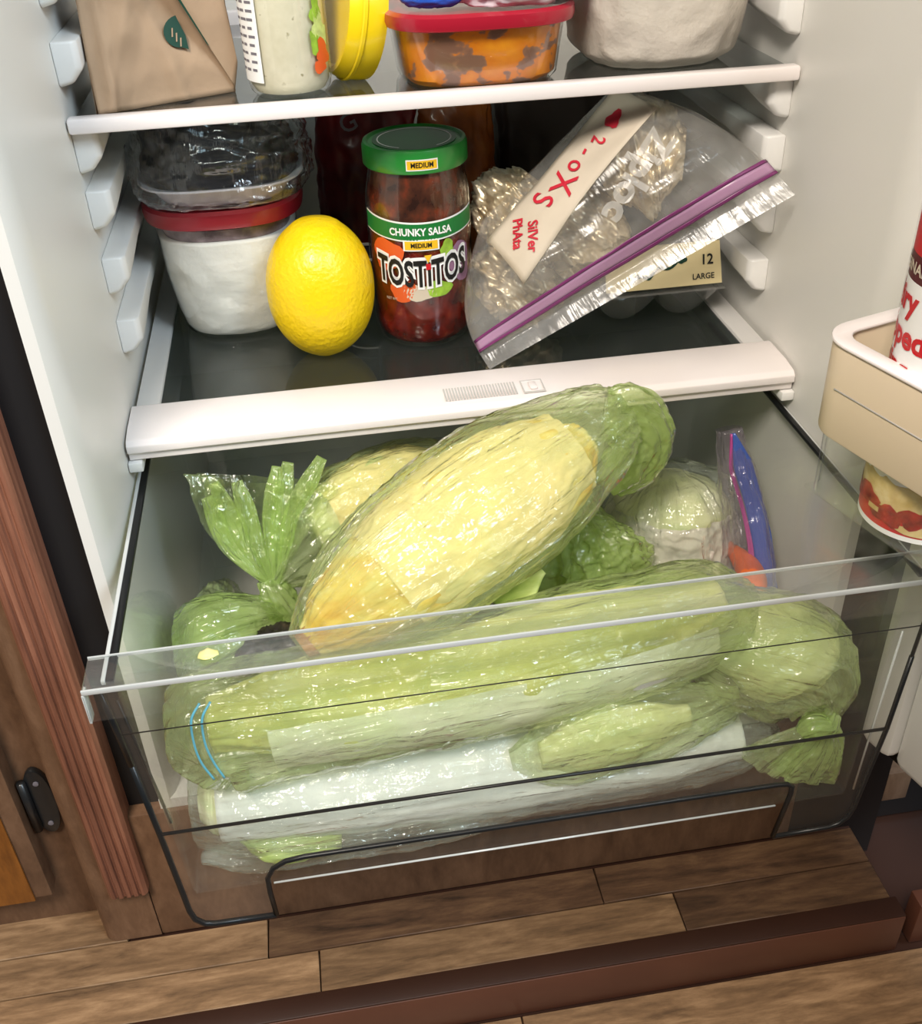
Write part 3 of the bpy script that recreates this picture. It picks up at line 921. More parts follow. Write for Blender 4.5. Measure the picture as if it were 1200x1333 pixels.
# ---- green bag at the right front corner
rc = thing('lettuce', 'pale lettuce head in the green bag at the right drawer corner', 'vegetable', (0.43, -0.13, -0.2))
loft('leaves', [(0.395, -0.130, -0.140), (0.425, -0.140, -0.138), (0.455, -0.150, -0.150), (0.470, -0.155, -0.165)], [0.015, 0.032, 0.031, 0.012], [0.015, 0.036, 0.036, 0.014], 'cabbage', rc, n=60, m=60, wr=0.002, seed=51, bounds=DB)
b4 = produce_bag('green knotted produce bag at the right front corner of the drawer', (0.43, -0.15, -0.2))
loft('film', [(0.375, -0.125, -0.145), (0.405, -0.140, -0.138), (0.440, -0.155, -0.142), (0.468, -0.166, -0.160), (0.478, -0.178, -0.184)],
     [0.012, 0.036, 0.038, 0.026, 0.005], [0.014, 0.040, 0.043, 0.036, 0.005], 'film_green', b4, wr=0.005, seed=53, bounds=DB, pleat=[0, 0.0, 0.02, 0.09, 0.2], npl=15, fx=4, fr=5)
loft('knot', [(0.474, -0.182, -0.176), (0.466, -0.187, -0.183), (0.456, -0.187, -0.180), (0.450, -0.186, -0.187)], [0.005, 0.008, 0.008, 0.005], [0.006, 0.009, 0.008, 0.005], 'film_green_dense', b4, n=50, m=48, wr=0.0015, seed=55, bounds=DB, pleat=[0.2, 0.1, 0.15, 0.2], npl=9)
loft('bag_tail', [(0.470, -0.185, -0.182), (0.468, -0.188, -0.200), (0.462, -0.188, -0.220), (0.458, -0.187, -0.232)], [0.005, 0.016, 0.024, 0.026], [0.004, 0.006, 0.008, 0.008], 'film_green_dense', b4, n=60, m=72, wr=0.002, seed=57, bounds=DB, pleat=[0.3, 0.22, 0.2, 0.24], npl=9, up=(0, 1, 0), open_end=True)
loft('bag_tail', [(0.452, -0.185, -0.186), (0.438, -0.186, -0.200), (0.424, -0.185, -0.216)], [0.004, 0.014, 0.020], [0.004, 0.006, 0.008], 'film_green', b4, n=50, m=60, wr=0.002, seed=59, bounds=DB, pleat=[0.3, 0.2, 0.2], npl=7, up=(0, 1, 0), open_end=True)

# ---- the big bag in the middle, leaning up against the white trim
nc = thing('napa_cabbage', 'yellow napa cabbage half wrapped in paper in the middle green bag', 'vegetable', (0.22, -0.09, -0.09))
A0, A1 = Vector((0.117, -0.135, -0.088)), Vector((0.322, -0.052, -0.008))
def al(t, dz=0.0): 
    p = A0.lerp(A1, t); return (p.x, p.y, p.z + dz)
upA = (-0.15, -0.55, 0.8)
loft('leaves', [al(0.0), al(0.10, .002), al(0.3, .005), al(0.5, .006), al(0.7, .004), al(0.9), al(1.0)],
     [0.010, 0.024, 0.037, 0.043, 0.042, 0.031, 0.012], [0.009, 0.021, 0.032, 0.036, 0.034, 0.026, 0.010], 'napa', nc, wr=0.003, seed=61, up=upA, fx=3, fr=5, cross=0.35)
loft('root_end', [al(-0.03), al(0.0), al(0.015)], [0.0085, 0.0105, 0.011], [0.008, 0.0095, 0.010], 'root_end', nc, n=16, m=40, wr=0.0008, seed=63, up=upA)
loft('paper_wrap', [al(0.27, .004), al(0.4, .006), al(0.55, .006), al(0.75, .003), al(0.93)],
     [0.038, 0.044, 0.046, 0.043, 0.030], [0.0335, 0.038, 0.0395, 0.037, 0.027], 'paper_cream', nc, wr=0.0022, seed=65, up=upA, fx=4, fr=4, arc=(R_(-25), R_(170)), cross=0.5)
b5 = produce_bag('large green produce bag leaning up in the middle of the drawer', (0.22, -0.09, -0.09))
loft('film', [al(-0.035), al(0.06, .002), al(0.25, .005), al(0.5, .006), al(0.75, .004), al(0.95, .002), al(1.06, .001), al(1.13, 0)],
     [0.011, 0.026, 0.046, 0.0535, 0.051, 0.039, 0.030, 0.022], [0.0105, 0.0235, 0.036, 0.042, 0.040, 0.031, 0.026, 0.020], 'film_green', b5, n=150, m=110, wr=0.0034, seed=67, up=upA, fx=4, fr=6, cross=0.35, pleat=[0.02, 0.0, 0, 0, 0.0, 0.02, 0.05, 0.10], npl=11)
# folded-over end of that bag
E0 = Vector(al(1.10)); 
loft('bag_tail', [E0 + Vector((-0.004, 0.004, 0.004)), E0 + Vector((0.012, 0.000, 0.002)), E0 + Vector((0.022, -0.004, -0.016)), E0 + Vector((0.014, -0.002, -0.040)), E0 + Vector((0.000, 0.0, -0.056))],
     [0.018, 0.022, 0.020, 0.020, 0.012], [0.014, 0.014, 0.010, 0.010, 0.006], 'film_green_dense', b5, n=90, m=80, wr=0.003, seed=69, up=(0, 1, 0.2), pleat=[0.05, 0.06, 0.1, 0.16, 0.25], npl=9, fx=4, fr=5)

# ---- knotted bag at the left back
bl = thing('lettuce_bundle', 'pale paper-wrapped lettuce in the knotted green bag at the left', 'vegetable', (0.17, 0.03, -0.12))
loft('leaves', [(0.125, -0.004, -0.095), (0.16, 0.012, -0.090), (0.20, 0.028, -0.092), (0.25, 0.045, -0.10)], [0.016, 0.030, 0.034, 0.02], [0.016, 0.032, 0.036, 0.02], 'cabbage', bl, wr=0.003, seed=71)
loft('paper_wrap', [(0.137, 0.002, -0.092), (0.165, 0.014, -0.089), (0.20, 0.028, -0.091), (0.245, 0.043, -0.098)], [0.026, 0.0335, 0.037, 0.024], [0.027, 0.0355, 0.039, 0.024], 'paper_cream', bl, wr=0.0025, seed=73, arc=(R_(-60), R_(165)))
b6 = produce_bag('green produce bag knotted with a fanned-out tail at the left of the drawer', (0.12, 0.0, -0.16))
KN = Vector((0.090, -0.030, -0.118))
loft('film', [KN, (0.103, -0.018, -0.110), (0.13, 0.0, -0.098), (0.17, 0.017, -0.091), (0.22, 0.035, -0.095), (0.27, 0.05, -0.104)],
     [0.007, 0.017, 0.031, 0.039, 0.040, 0.012], [0.008, 0.020, 0.034, 0.041, 0.042, 0.012], 'film_green', b6, wr=0.004, seed=75, pleat=[0.25, 0.14, 0.05, 0, 0, 0], npl=13, fx=4, fr=5)
loft('bag_tail', [KN + Vector((0, 0.002, 0.0)), KN + Vector((-0.003, 0.010, 0.022)), KN + Vector((-0.003, 0.022, 0.048)), KN + Vector((0.002, 0.034, 0.072))],
     [0.006, 0.018, 0.034, 0.044], [0.005, 0.009, 0.015, 0.019], 'film_green_thin', b6, n=80, m=160, wr=0.004, seed=77, pleat=[0.35, 0.4, 0.4, 0.35], npl=9, up=(0, 1, 0), open_end=True, fx=3)
for k, (tx, ty, tz, mx_, my_, mz_) in enumerate(((0.050, -0.002, -0.052, 0.060, -0.018, -0.086), (0.056, 0.004, -0.044, 0.070, -0.016, -0.080), (0.073, 0.002, -0.044, 0.081, -0.018, -0.079), (0.104, 0.004, -0.036, 0.094, -0.016, -0.072), (0.112, 0.008, -0.036, 0.100, -0.014, -0.070), (0.137, 0.006, -0.034, 0.110, -0.014, -0.068))):
    top = Vector((tx, ty, tz)); mid = Vector((mx_, my_, mz_))
    root = KN + Vector((0.001 * k - 0.002, -0.006, 0.004))
    loft('pleat', [root, root.lerp(mid, 0.5) + Vector((0, -0.003, 0)), mid, mid.lerp(top, 0.55), top], [0.0022, 0.0042, 0.0060, 0.0070, 0.0042], [0.0012, 0.0018, 0.0020, 0.0018, 0.0010], 'film_green_dense', b6, n=40, m=28, wr=0.0012, seed=200 + k, up=(0, -1, 0.2))
loft('bag_tail', [KN + Vector((0.006, -0.012, -0.026)), KN + Vector((-0.018, -0.022, -0.016)), KN + Vector((-0.046, -0.030, -0.018)), KN + Vector((-0.066, -0.034, -0.032)), KN + Vector((-0.071, -0.036, -0.046))],
     [0.006, 0.021, 0.032, 0.027, 0.011], [0.006, 0.018, 0.027, 0.024, 0.010], 'film_green_dense', b6, n=90, m=80, wr=0.003, seed=79, pleat=[0.3, 0.14, 0.05, 0.05, 0.12], npl=11, bounds=[(0.0165, None), (None, None), (-0.24, None)], fx=4, fr=5)
loft('knot', [KN + Vector((-0.004, 0.0, 0.006)), KN + Vector((0.002, -0.006, -0.010)), KN + Vector((0.010, -0.012, -0.030)), KN + Vector((0.014, -0.016, -0.042))], [0.007, 0.011, 0.009, 0.004], [0.007, 0.011, 0.009, 0.004], 'film_green_dense', b6, n=50, m=60, wr=0.002, seed=81, pleat=[0.2, 0.18, 0.2, 0.25], npl=11)
# dark leftover leaf below
dl = thing('wilted_leaf', 'dark wilted leaf scraps under the left knotted bag', 'leaf', (0.09, -0.07, ZD))
loft('leaf', [(0.060, -0.085, -0.150), (0.078, -0.088, -0.140), (0.098, -0.090, -0.136), (0.115, -0.088, -0.140)], [0.010, 0.020, 0.020, 0.010], [0.008, 0.014, 0.014, 0.008], 'decayed_leaf', dl, n=60, m=60, wr=0.005, seed=83, bounds=DB)
loft('leaf', [(0.045, -0.07, -0.215), (0.08, -0.08, -0.200), (0.12, -0.08, -0.195), (0.15, -0.07, -0.210)], [0.02, 0.036, 0.036, 0.02], [0.02, 0.040, 0.042, 0.02], 'decayed_leaf', dl, n=60, m=60, wr=0.005, seed=84, bounds=DB)
ll = thing('leafy_bag', 'dull green bag slumped in the left back corner of the drawer', 'bag', (0.05, 0.0, ZD))
loft('film', [(0.03, -0.12, -0.19), (0.035, -0.07, -0.175), (0.04, -0.02, -0.18), (0.045, 0.04, -0.20)], [0.012, 0.020, 0.020, 0.012], [0.03, 0.05, 0.05, 0.03], 'film_green', ll, n=80, m=70, wr=0.004, seed=85, bounds=DB)

# ---- crumpled green bag, middle back
b7 = produce_bag('crumpled green bag bundle between the middle bag and the cabbage', (0.32, -0.01, ZD))
loft('film', [(0.318, -0.008, -0.240), (0.317, -0.010, -0.20), (0.318, -0.012, -0.160), (0.322, -0.010, -0.120), (0.327, -0.004, -0.088)],
     [0.034, 0.046, 0.046, 0.036, 0.010], [0.028, 0.036, 0.035, 0.028, 0.008], 'film_green_dense', b7, n=120, m=110, wr=0.007, seed=91, up=(0, -1, 0), pleat=[0, 0.03, 0.05, 0.08, 0.2], npl=11, fx=5, fr=4, cross=0.9, crum=45, bounds=DB)
loft('knot', [(0.350, -0.030, -0.168), (0.352, -0.042, -0.150), (0.344, -0.046, -0.128), (0.336, -0.040, -0.108), (0.330, -0.030, -0.092)], [0.010, 0.025, 0.028, 0.022, 0.007], [0.008, 0.014, 0.016, 0.014, 0.006], 'film_green_dense', b7, n=100, m=100, wr=0.006, seed=93, up=(0, -1, 0.2), pleat=[0.2, 0.08, 0.05, 0.08, 0.2], npl=9, cross=0.9, crum=55)
rg = thing('lettuce_core', 'green lettuce inside the crumpled bag behind the middle bag', 'vegetable', (0.32, -0.01, ZD))
loft('leaves', [(0.318, -0.004, -0.240), (0.318, -0.006, -0.20), (0.319, -0.008, -0.155), (0.322, -0.006, -0.12)], [0.026, 0.036, 0.034, 0.016], [0.022, 0.027, 0.026, 0.013], 'romaine_green', rg, n=60, m=60, wr=0.003, seed=95, up=(0, -1, 0), bounds=DB)

# ---- round cabbage in clear bag
cab = thing('cabbage', 'round pale cabbage with paper in a clear bag at the right back', 'vegetable', (0.42, 0.03, ZD))
loft('head', [(0.420, 0.032, -0.240), (0.420, 0.030, -0.225), (0.420, 0.030, -0.175), (0.420, 0.030, -0.125), (0.420, 0.034, -0.106)], [0.015, 0.045, 0.053, 0.044, 0.014], [0.015, 0.050, 0.060, 0.050, 0.014], 'cabbage', cab, n=80, m=80, wr=0.003, seed=101, up=(0, -1, 0), fx=5, fr=3)
loft('paper_wrap', [(0.420, 0.029, -0.232), (0.420, 0.028, -0.200), (0.420, 0.028, -0.160), (0.420, 0.030, -0.122)], [0.044, 0.0535, 0.0555, 0.047], [0.049, 0.060, 0.063, 0.053], 'paper_towel_grey', cab, n=80, m=90, wr=0.0042, seed=103, up=(0, -1, 0), arc=(R_(0), R_(190)))
b8 = produce_bag('clear bag with green tint around the round cabbage', (0.42, 0.03, ZD))
loft('film', [(0.420, 0.032, -0.2425), (0.420, 0.030, -0.225), (0.420, 0.029, -0.175), (0.419, 0.030, -0.120), (0.417, 0.036, -0.097)], [0.020, 0.053, 0.061, 0.051, 0.014], [0.020, 0.056, 0.067, 0.058, 0.016], 'film_pale', b8, n=120, m=110, wr=0.0060, seed=105, up=(0, -1, 0), fx=6, fr=5, cross=0.8, bounds=[(0.355, 0.4812), (None, 0.16), (-0.2425, None)])

# ---- zip bag with carrots standing along the right side
zb = thing('zip_bag', 'zip bag with blue and pink seal standing along the right drawer side', 'bag', (0.46, -0.03, ZD))
zpath = smoothpath([(0.447, -0.015, -0.040), (0.455, -0.022, -0.070), (0.464, -0.030, -0.098), (0.469, -0.042, -0.125), (0.470, -0.055, -0.152), (0.473, -0.066, -0.176), (0.474, -0.072, -0.196)], 8)
def strip(off, wid, mat, name):
    nrm = Vector((0.55, -0.1, 0.55)).normalized()
    def fn(u, v):
        x = u * (len(zpath) - 1); j = min(int(x), len(zpath) - 2)
        c = zpath[j].lerp(zpath[j + 1], x - j)
        w = Vector((0.9, -0.15, 0.35)).normalized()
        taper = min(1, u * 6 + 0.15)
        p = c + w * ((off + wid * (v - 0.5)) * taper)
        p.x = min(p.x, 0.4875 - 0.010 * u)
        p += Vector((0, -1, 0.3)).normalized() * 0.0015 * math.sin(u * 9 + v * 2)
        return p
    return sheet(name, fn, mat, zb, 60, 4, 0.0006)
strip(0.002, 0.015, 'zip_blue', 'seal_band')
strip(-0.0075, 0.0036, 'zip_pink', 'seal_track')
loft('film', [(0.450, 0.0, -0.045), (0.457, -0.02, -0.09), (0.460, -0.045, -0.14), (0.457, -0.055, -0.19), (0.455, -0.055, -0.238)], [0.008, 0.013, 0.016, 0.020, 0.020], [0.012, 0.02, 0.026, 0.03, 0.028], 'film_purple', zb, n=80, m=70, wr=0.003, seed=111, up=(0, -1, 0), bounds=[(0.40, 0.4812), (None, 0.16), (-0.2425, None)])
for k, (x, y, z, tz) in enumerate(((0.448, -0.082, -0.142, 0.3), (0.462, -0.05, -0.205, -0.2))):
    c = thing('carrot', ('orange carrot end on top in the zip bag', 'orange carrot lying lower in the zip bag')[k], 'carrot', (x, y, z - 0.012), 'carrots in the zip bag')
    loft('root', [(x - 0.014, y - 0.004, z), (x, y, z + 0.001), (x + 0.010, y + 0.03, z - 0.002), (x + 0.008, y + 0.07, z - 0.006)], [0.006, 0.0105, 0.010, 0.004], [0.006, 0.0105, 0.010, 0.004], 'carrot', c, n=40, m=32, wr=0.0006, seed=113 + k)

# small fallen leaf bit on the drawer lip
lb = thing('leaf_scrap', 'tiny yellow lettuce scrap on the drawer lip', 'leaf', (0.062, -0.198, ZR + 0.002))
loft('leaf', [(0.057, -0.198, ZR + 0.003), (0.062, -0.199, ZR + 0.004), (0.068, -0.198, ZR + 0.003)], [0.003, 0.005, 0.002], [0.0008, 0.0012, 0.0006], 'romaine', lb, n=16, m=20, wr=0.0004, seed=5)

# ================================================================== middle shelf
ZS = -0.0033
# ---- red-lidded tub with white paper
tb = thing('food_tub', 'clear tub with dark red lid lined with white paper towel', 'container', (0.0815, 0.208, ZS))
c = (0.0815, 0.208, ZS)
loft('paper_liner', [(0.0815, 0.208, ZS + 0.003), (0.0815, 0.208, ZS + 0.012), (0.0815, 0.208, ZS + 0.05), (0.0815, 0.208, ZS + 0.088)], [0.038, 0.047, 0.0525, 0.0545], [0.043, 0.052, 0.058, 0.061], 'paper_towel', tb, n=50, m=96, wr=0.0014, seed=171, sq=2.8, up=(0, -1, 0), fx=3, fr=3)
lathe('food', [(0.002, 0.0885), (0.061, 0.0885), (0.0640, 0.098), (0.002, 0.099)], c, 'mauve_food', tb, 72, 2.8, 0.85, 0.95)
lathe('tub_wall', [(0.001, 0.0), (0.048, 0.0), (0.057, 0.008), (0.0645, 0.05), (0.0685, 0.101), (0.0675, 0.101)], c, 'jar_glass', tb, 96, 2.8, 0.85, 0.95, cap=False)
lathe('lid', [(0.001, 0.103), (0.072, 0.101), (0.0745, 0.102), (0.0755, 0.106), (0.0755, 0.113), (0.073, 0.1155), (0.069, 0.1145), (0.066, 0.112), (0.001, 0.112)], c, 'lid_red_dark', tb, 96, 2.8, 0.85, 0.95)
# ---- foam tray with dark food wrapped in clear bag
ft = thing('food_tray', 'white tray of dark food in clear wrap stacked on the red lid', 'container', (0.0845, 0.20, ZS + 0.1165))
c = (0.0845, 0.200, ZS + 0.1165)
lathe('tray', [(0.001, 0.0), (0.052, 0.0), (0.056, 0.002), (0.066, 0.014), (0.0735, 0.0165), (0.0735, 0.018), (0.066, 0.0165), (0.055, 0.006), (0.001, 0.005)], c, 'foam_tray', ft, 96, 3.2, 0.88, 0.95)
loft('food', [(0.0845, 0.20, 0.120), (0.0845, 0.20, 0.130), (0.0845, 0.202, 0.146), (0.086, 0.206, 0.160), (0.086, 0.208, 0.168)], [0.045, 0.056, 0.057, 0.050, 0.02], [0.05, 0.06, 0.06, 0.052, 0.02], 'dark_food', ft, n=50, m=80, wr=0.004, seed=121, up=(0, -1, 0), sq=2.8)
loft('clear_wrap', [(0.0845, 0.20, 0.1135), (0.0845, 0.20, 0.119), (0.0845, 0.20, 0.133), (0.0845, 0.203, 0.150), (0.087, 0.208, 0.166), (0.087, 0.211, 0.177)], [0.050, 0.062, 0.068, 0.065, 0.059, 0.03], [0.054, 0.068, 0.073, 0.069, 0.058, 0.03], 'film_clear', ft, n=100, m=110, wr=0.005, seed=123, up=(0, -1, 0), sq=2.8, fx=5, fr=5, cross=0.9, bounds=[(0.0172, None), (None, 0.39), (0.1128, 0.186)])

# ---- lemon
lm = thing('lemon', 'large bright yellow lemon standing on end on the glass', 'lemon', (0.149, 0.119, ZS))
prof = []
LH = 0.110
for k in range(49):
    t = k / 48
    q = 2 * t - 1
    r = 0.0412 * max(0.0, 1 - abs(q) ** 2.25) ** 0.5
    r *= 1 + 0.05 * math.sin(math.pi * (t - 0.1)) - 0.05 * t
    r += 0.005 * math.exp(-((t - 1.0) / 0.035) ** 2) * (1 - max(0, t - 0.96) * 24)
    prof.append((max(r, 0.0006), t * LH))
prof[0] = (0.011, 0.0012)
ob = lathe('peel', [(0.001, 0.0003), (0.009, 0.0003)] + prof, (0.149, 0.119, ZS + 0.0003), 'lemon_peel', lm, 72, tilt=(R_(-2), R_(2), 0), sharp=80)
lathe('seam', [(0.0415, 0.0470), (0.04185, 0.0474), (0.04185, 0.0478), (0.0415, 0.0482)], (0.149, 0.119, ZS), 'lemon_peel', lm, 72, cap=False, tilt=(R_(-2), R_(2), 0))

# ---- salsa jar
JX, JY, JR = 0.2335, 0.142, 0.0392
JS = 1.185
PH = math.atan2(cam.location.y - JY, cam.location.x - JX)
jar = thing('salsa_jar', 'glass jar of red salsa with green lid beside the lemon', 'jar', (JX, JY, ZS))
c = (JX, JY, ZS)
lathe('salsa', [(0.001, 0.003), (0.030, 0.003), (0.0355, 0.008), (0.0378, 0.016), (0.0378, 0.079), (0.001, 0.079)], c, 'salsa', jar, 72)
lathe('salsa_upper', [(0.001, 0.0792), (0.0378, 0.0792), (0.0372, 0.100), (0.0345, 0.113), (0.0335, 0.120), (0.001, 0.120)], c, 'salsa_top', jar, 72)
lathe('glass', [(0.001, 0.0), (0.031, 0.0), (0.0365, 0.004), (0.0388, 0.012), (JR, 0.02), (JR, 0.094), (0.0385, 0.102), (0.036, 0.113), (0.0345, 0.120), (0.0345, 0.126)], c, 'jar_glass', jar, 80)
lid = lathe('lid', [(0.001, 0.1275), (0.0375, 0.1195), (0.0383, 0.1205), (0.0383, 0.131), (0.0372, 0.1335), (0.035, 0.134), (0.0335, 0.1325), (0.001, 0.1325)], c, 'lid_green', jar, 80)
lathe('lid_face', [(0.001, 0.1327), (0.0305, 0.1327), (0.0305, 0.1331), (0.001, 0.1331)], c, 'lid_green_dark', lid, 64)
vs, fs = [], []
for k in range(49):
    a = R_(-60) + R_(300) * k / 48
    for rr in (0.0262, 0.0272):
        vs.append((JX + rr * math.cos(a), JY + rr * math.sin(a), ZS + 0.1333))
fs = [(2 * k, 2 * k + 1, 2 * k + 3, 2 * k + 2) for k in range(48)]
pydata_raw('lid_ring', vs, fs, 'print_white', lid)
m_ = cyl_map(JX, JY, 0.0386, PH + 0.12, ZS + 0.1255)
patch_on('lid_tag', m_, rect_poly(0.023, 0.0068), 'print_white', lid)
patch_on('lid_tag', cyl_map(JX, JY, 0.0388, PH + 0.12, ZS + 0.1255), rect_poly(0.0215, 0.0053), 'print_yellow', lid)
text_on('lettering', 'MEDIUM', 0.0044, cyl_map(JX, JY, 0.0390, PH + 0.12, ZS + 0.1254), 'print_black', lid, 0.00012)
# band and logo
bandpoly = []
for k in range(31):
    xx = -0.048 + 0.096 * k / 30
    bandpoly.append((xx, 0.0035 * (xx / 0.048) ** 2 - 0.0062))
for k in range(31):
    xx = 0.048 - 0.096 * k / 30
    bandpoly.append((xx, 0.0035 * (xx / 0.048) ** 2 + 0.0062))
def strip_on(name, fn, h, x0, x1, curve, mat, parent, n=40):
    vs, fs = [], []
    for k in range(n + 1):
        x = x0 + (x1 - x0) * k / n
        yc = curve(x)
        vs += [fn(x, yc - h / 2), fn(x, yc + h / 2)]
    fs = [(2 * k, 2 * k + 2, 2 * k + 3, 2 * k + 1) for k in range(n)]
    return pydata_raw(name, vs, fs, mat, parent)
cu_ = lambda x: 1.6 * x * x
F1 = cyl_map(JX, JY, JR + 0.0003, PH + 0.02, ZS + 0.0835)
F2 = cyl_map(JX, JY, JR + 0.0006, PH + 0.02, ZS + 0.0835)
F3 = cyl_map(JX, JY, JR + 0.0009, PH + 0.02, ZS + 0.0835)
F4 = cyl_map(JX, JY, JR + 0.0012, PH + 0.02, ZS + 0.0835)
strip_on('label_band', F1, 0.0128, -0.050, 0.050, cu_, 'print_white', jar)
strip_on('label_band', F2, 0.0106, -0.050, 0.050, cu_, 'print_green', jar)
text_on('lettering', 'CHUNKY SALSA', 0.0066, F3, 'print_white', jar, 0.0002)
patch_on('label_tag', F2, rect_poly(0.027, 0.0074, cy=-0.0085), 'print_white', jar)
patch_on('label_tag', F3, rect_poly(0.0245, 0.0056, cy=-0.0085), 'print_yellow', jar)
text_on('lettering', 'MEDIUM', 0.0042, lambda x, y: F4(x, y - 0.0086), 'print_black', jar, 0.00012)
# vegetables of the label picture
patch_on('label_picture', F1, blob_poly(0.015, 0.010, -0.028, -0.016, seed=1), 'print_orange', jar)
patch_on('label_picture', F1, blob_poly(0.010, 0.008, -0.016, -0.040, seed=2), 'print_orange', jar)
patch_on('label_picture', F1, blob_poly(0.012, 0.006, -0.004, -0.041, seed=3), 'label_paper', jar)
patch_on('label_picture', F1, blob_poly(0.010, 0.006, 0.012, -0.039, seed=4), 'print_lime', jar)
patch_on('label_picture', F2, blob_poly(0.006, 0.006, 0.020, -0.013, seed=5), 'print_lime', jar)
patch_on('label_picture', F1, blob_poly(0.011, 0.014, 0.032, -0.024, seed=6), 'print_purple', jar)
def logo(dr_):
    return lambda x, y: cyl_map(JX, JY, JR + dr_, PH + 0.02, ZS + 0.0815)(x, y * 1.22 - 0.0265 + 3.2 * (x + 0.004) ** 2 * 0.9)
LT = 'TOSTiTOS'
w_all = max(v.x for v in text_data(LT, 0.02)[0]) - min(v.x for v in text_data(LT, 0.02)[0])
w_pre = [max(v.x for v in text_data(q, 0.02)[0]) - min(v.x for v in text_data(q, 0.02)[0]) for q in ('TOST', 'TOSTi')]
LDX = (-w_all / 2 + (w_pre[0] + w_pre[1]) / 2) * 0.81        # above the small i
text_on('logo_outline', LT, 0.0200, logo(0.0010), 'print_white', jar, 0.0021, 0, 0.81)
text_on('logo_letters', LT, 0.0200, logo(0.0015), 'print_black', jar, 0.0005, 0, 0.81)
patch_on('logo_dot', logo(0.0018), rect_poly(0.0036, 0.0034, 4, LDX, 0.0046), 'print_red', jar)
patch_on('logo_dot', logo(0.0018), [(LDX - 0.0028, 0.0110), (LDX, 0.0066), (LDX + 0.0028, 0.0110)], 'print_yellow', jar)
text_on('lettering', 'NET WT', 0.0026, lambda x, y: F3(x - 0.026, y - 0.046), 'label_paper', jar)

jar.scale = (1.045, 1.045, JS)

# ---- zip bag with foil packets and a paper note
zp = thing('freezer_bag', 'clear zip bag with purple seal and paper note holding foil packets', 'bag', (0.36, 0.13, ZS))
M0, M1 = Vector((0.272, 0.049, 0.002)), Vector((0.4925, 0.032, 0.124))
B0, B1 = Vector((0.282, 0.130, 0.090)), Vector((0.385, 0.130, 0.184))
nb = Vector((-0.15, -0.80, 0.58)).normalized()
def bagpt(u, v, side):
    a = M0.lerp(M1, u); b = B0.lerp(B1, u)
    p = a.lerp(b, v)
    # outline bulges
    env = (4 * u * (1 - u)) ** 0.5
    ev = math.sin(math.pi * min(1, max(0, (v - 0.12) / 0.88))) ** 0.7 if v > 0.12 else 0
    edge_out = 0.016 * math.sin(math.pi * v)
    p += (M0 - M1).normalized() * edge_out * (1 - u) ** 2 * 1.2 + (M1 - M0).normalized() * edge_out * u ** 2 * 0.9
    w1 = 1 - 2 * abs(noise.noise(Vector((u * 3.0, v * 7.0, 3.3 + side))))
    w2 = noise.noise(p * 45 + Vector((side * 9, 0, 0)))
    if side > 0:
        p += nb * (0.034 * env * ev + 0.0035 * (w1 * 0.7 + w2 * 0.7) * min(1, v * 4 + 0.1))
    else:
        p -= nb * (0.060 * env * ev + 0.003 * w1 * min(1, v * 4))
        p -= nb * 0.0004
    p.z = max(p.z, ZS + 0.001 + 0.0003 * side)
    p.z = min(p.z, 0.190)
    p.x = min(p.x, 0.4955)
    return p
fo = sheet('film', lambda u, v: bagpt(u, v, 1), 'film_zip', zp, 80, 80)
fo2 = sheet('film_back', lambda u, v: bagpt(u, v, -1), 'film_zip', zp, 60, 60)
def vstrip(name, v0, v1, mat, lift):
    return sheet(name, lambda u, t: bagpt(u, v0 + (v1 - v0) * t, 1) + nb * lift, mat, zp, 80, 3, 0.0004)
vstrip('seal_band', 0.150, 0.222, 'zip_mauve', 0.0012)
vstrip('seal_track', 0.140, 0.157, 'zip_purple', 0.0020)
vstrip('seal_track', 0.216, 0.234, 'zip_purple', 0.0020)
# foil packets
def packet(label, pts, ra, rb, seed):
    pts = [Vector(q) - nb * 0.013 for q in pts]
    p = thing('foil_packet', label, 'food packet', pts[1], 'foil packets in the zip bag')
    return loft('foil', pts, ra, rb, 'foil', p, n=80, m=80, wr=0.007, seed=seed, cross=1.0, crum=75, fx=6, fr=5, up=nb, bounds=[(None, 0.474), (None, None), (0.002, 0.188)])
packet('crinkled gold-silver foil packet at the lower left of the zip bag', [(0.288, 0.125, 0.020), (0.302, 0.125, 0.034), (0.315, 0.127, 0.052), (0.325, 0.130, 0.070)], [0.012, 0.028, 0.030, 0.012], [0.012, 0.022, 0.024, 0.010], 131)
packet('crinkled foil packet beside the salsa jar in the zip bag', [(0.288, 0.140, 0.075), (0.302, 0.140, 0.090), (0.316, 0.142, 0.105), (0.328, 0.145, 0.118)], [0.012, 0.026, 0.026, 0.012], [0.012, 0.022, 0.024, 0.010], 137)
packet('crinkled foil packet in the middle of the zip bag', [(0.332, 0.118, 0.060), (0.350, 0.118, 0.080), (0.365, 0.120, 0.098), (0.378, 0.123, 0.114)], [0.012, 0.033, 0.034, 0.012], [0.012, 0.024, 0.024, 0.010], 133)
packet('shiny foil packet at the upper right of the zip bag', [(0.372, 0.112, 0.125), (0.390, 0.110, 0.136), (0.412, 0.107, 0.144), (0.434, 0.100, 0.144)], [0.014, 0.036, 0.036, 0.014], [0.012, 0.024, 0.024, 0.010], 135)
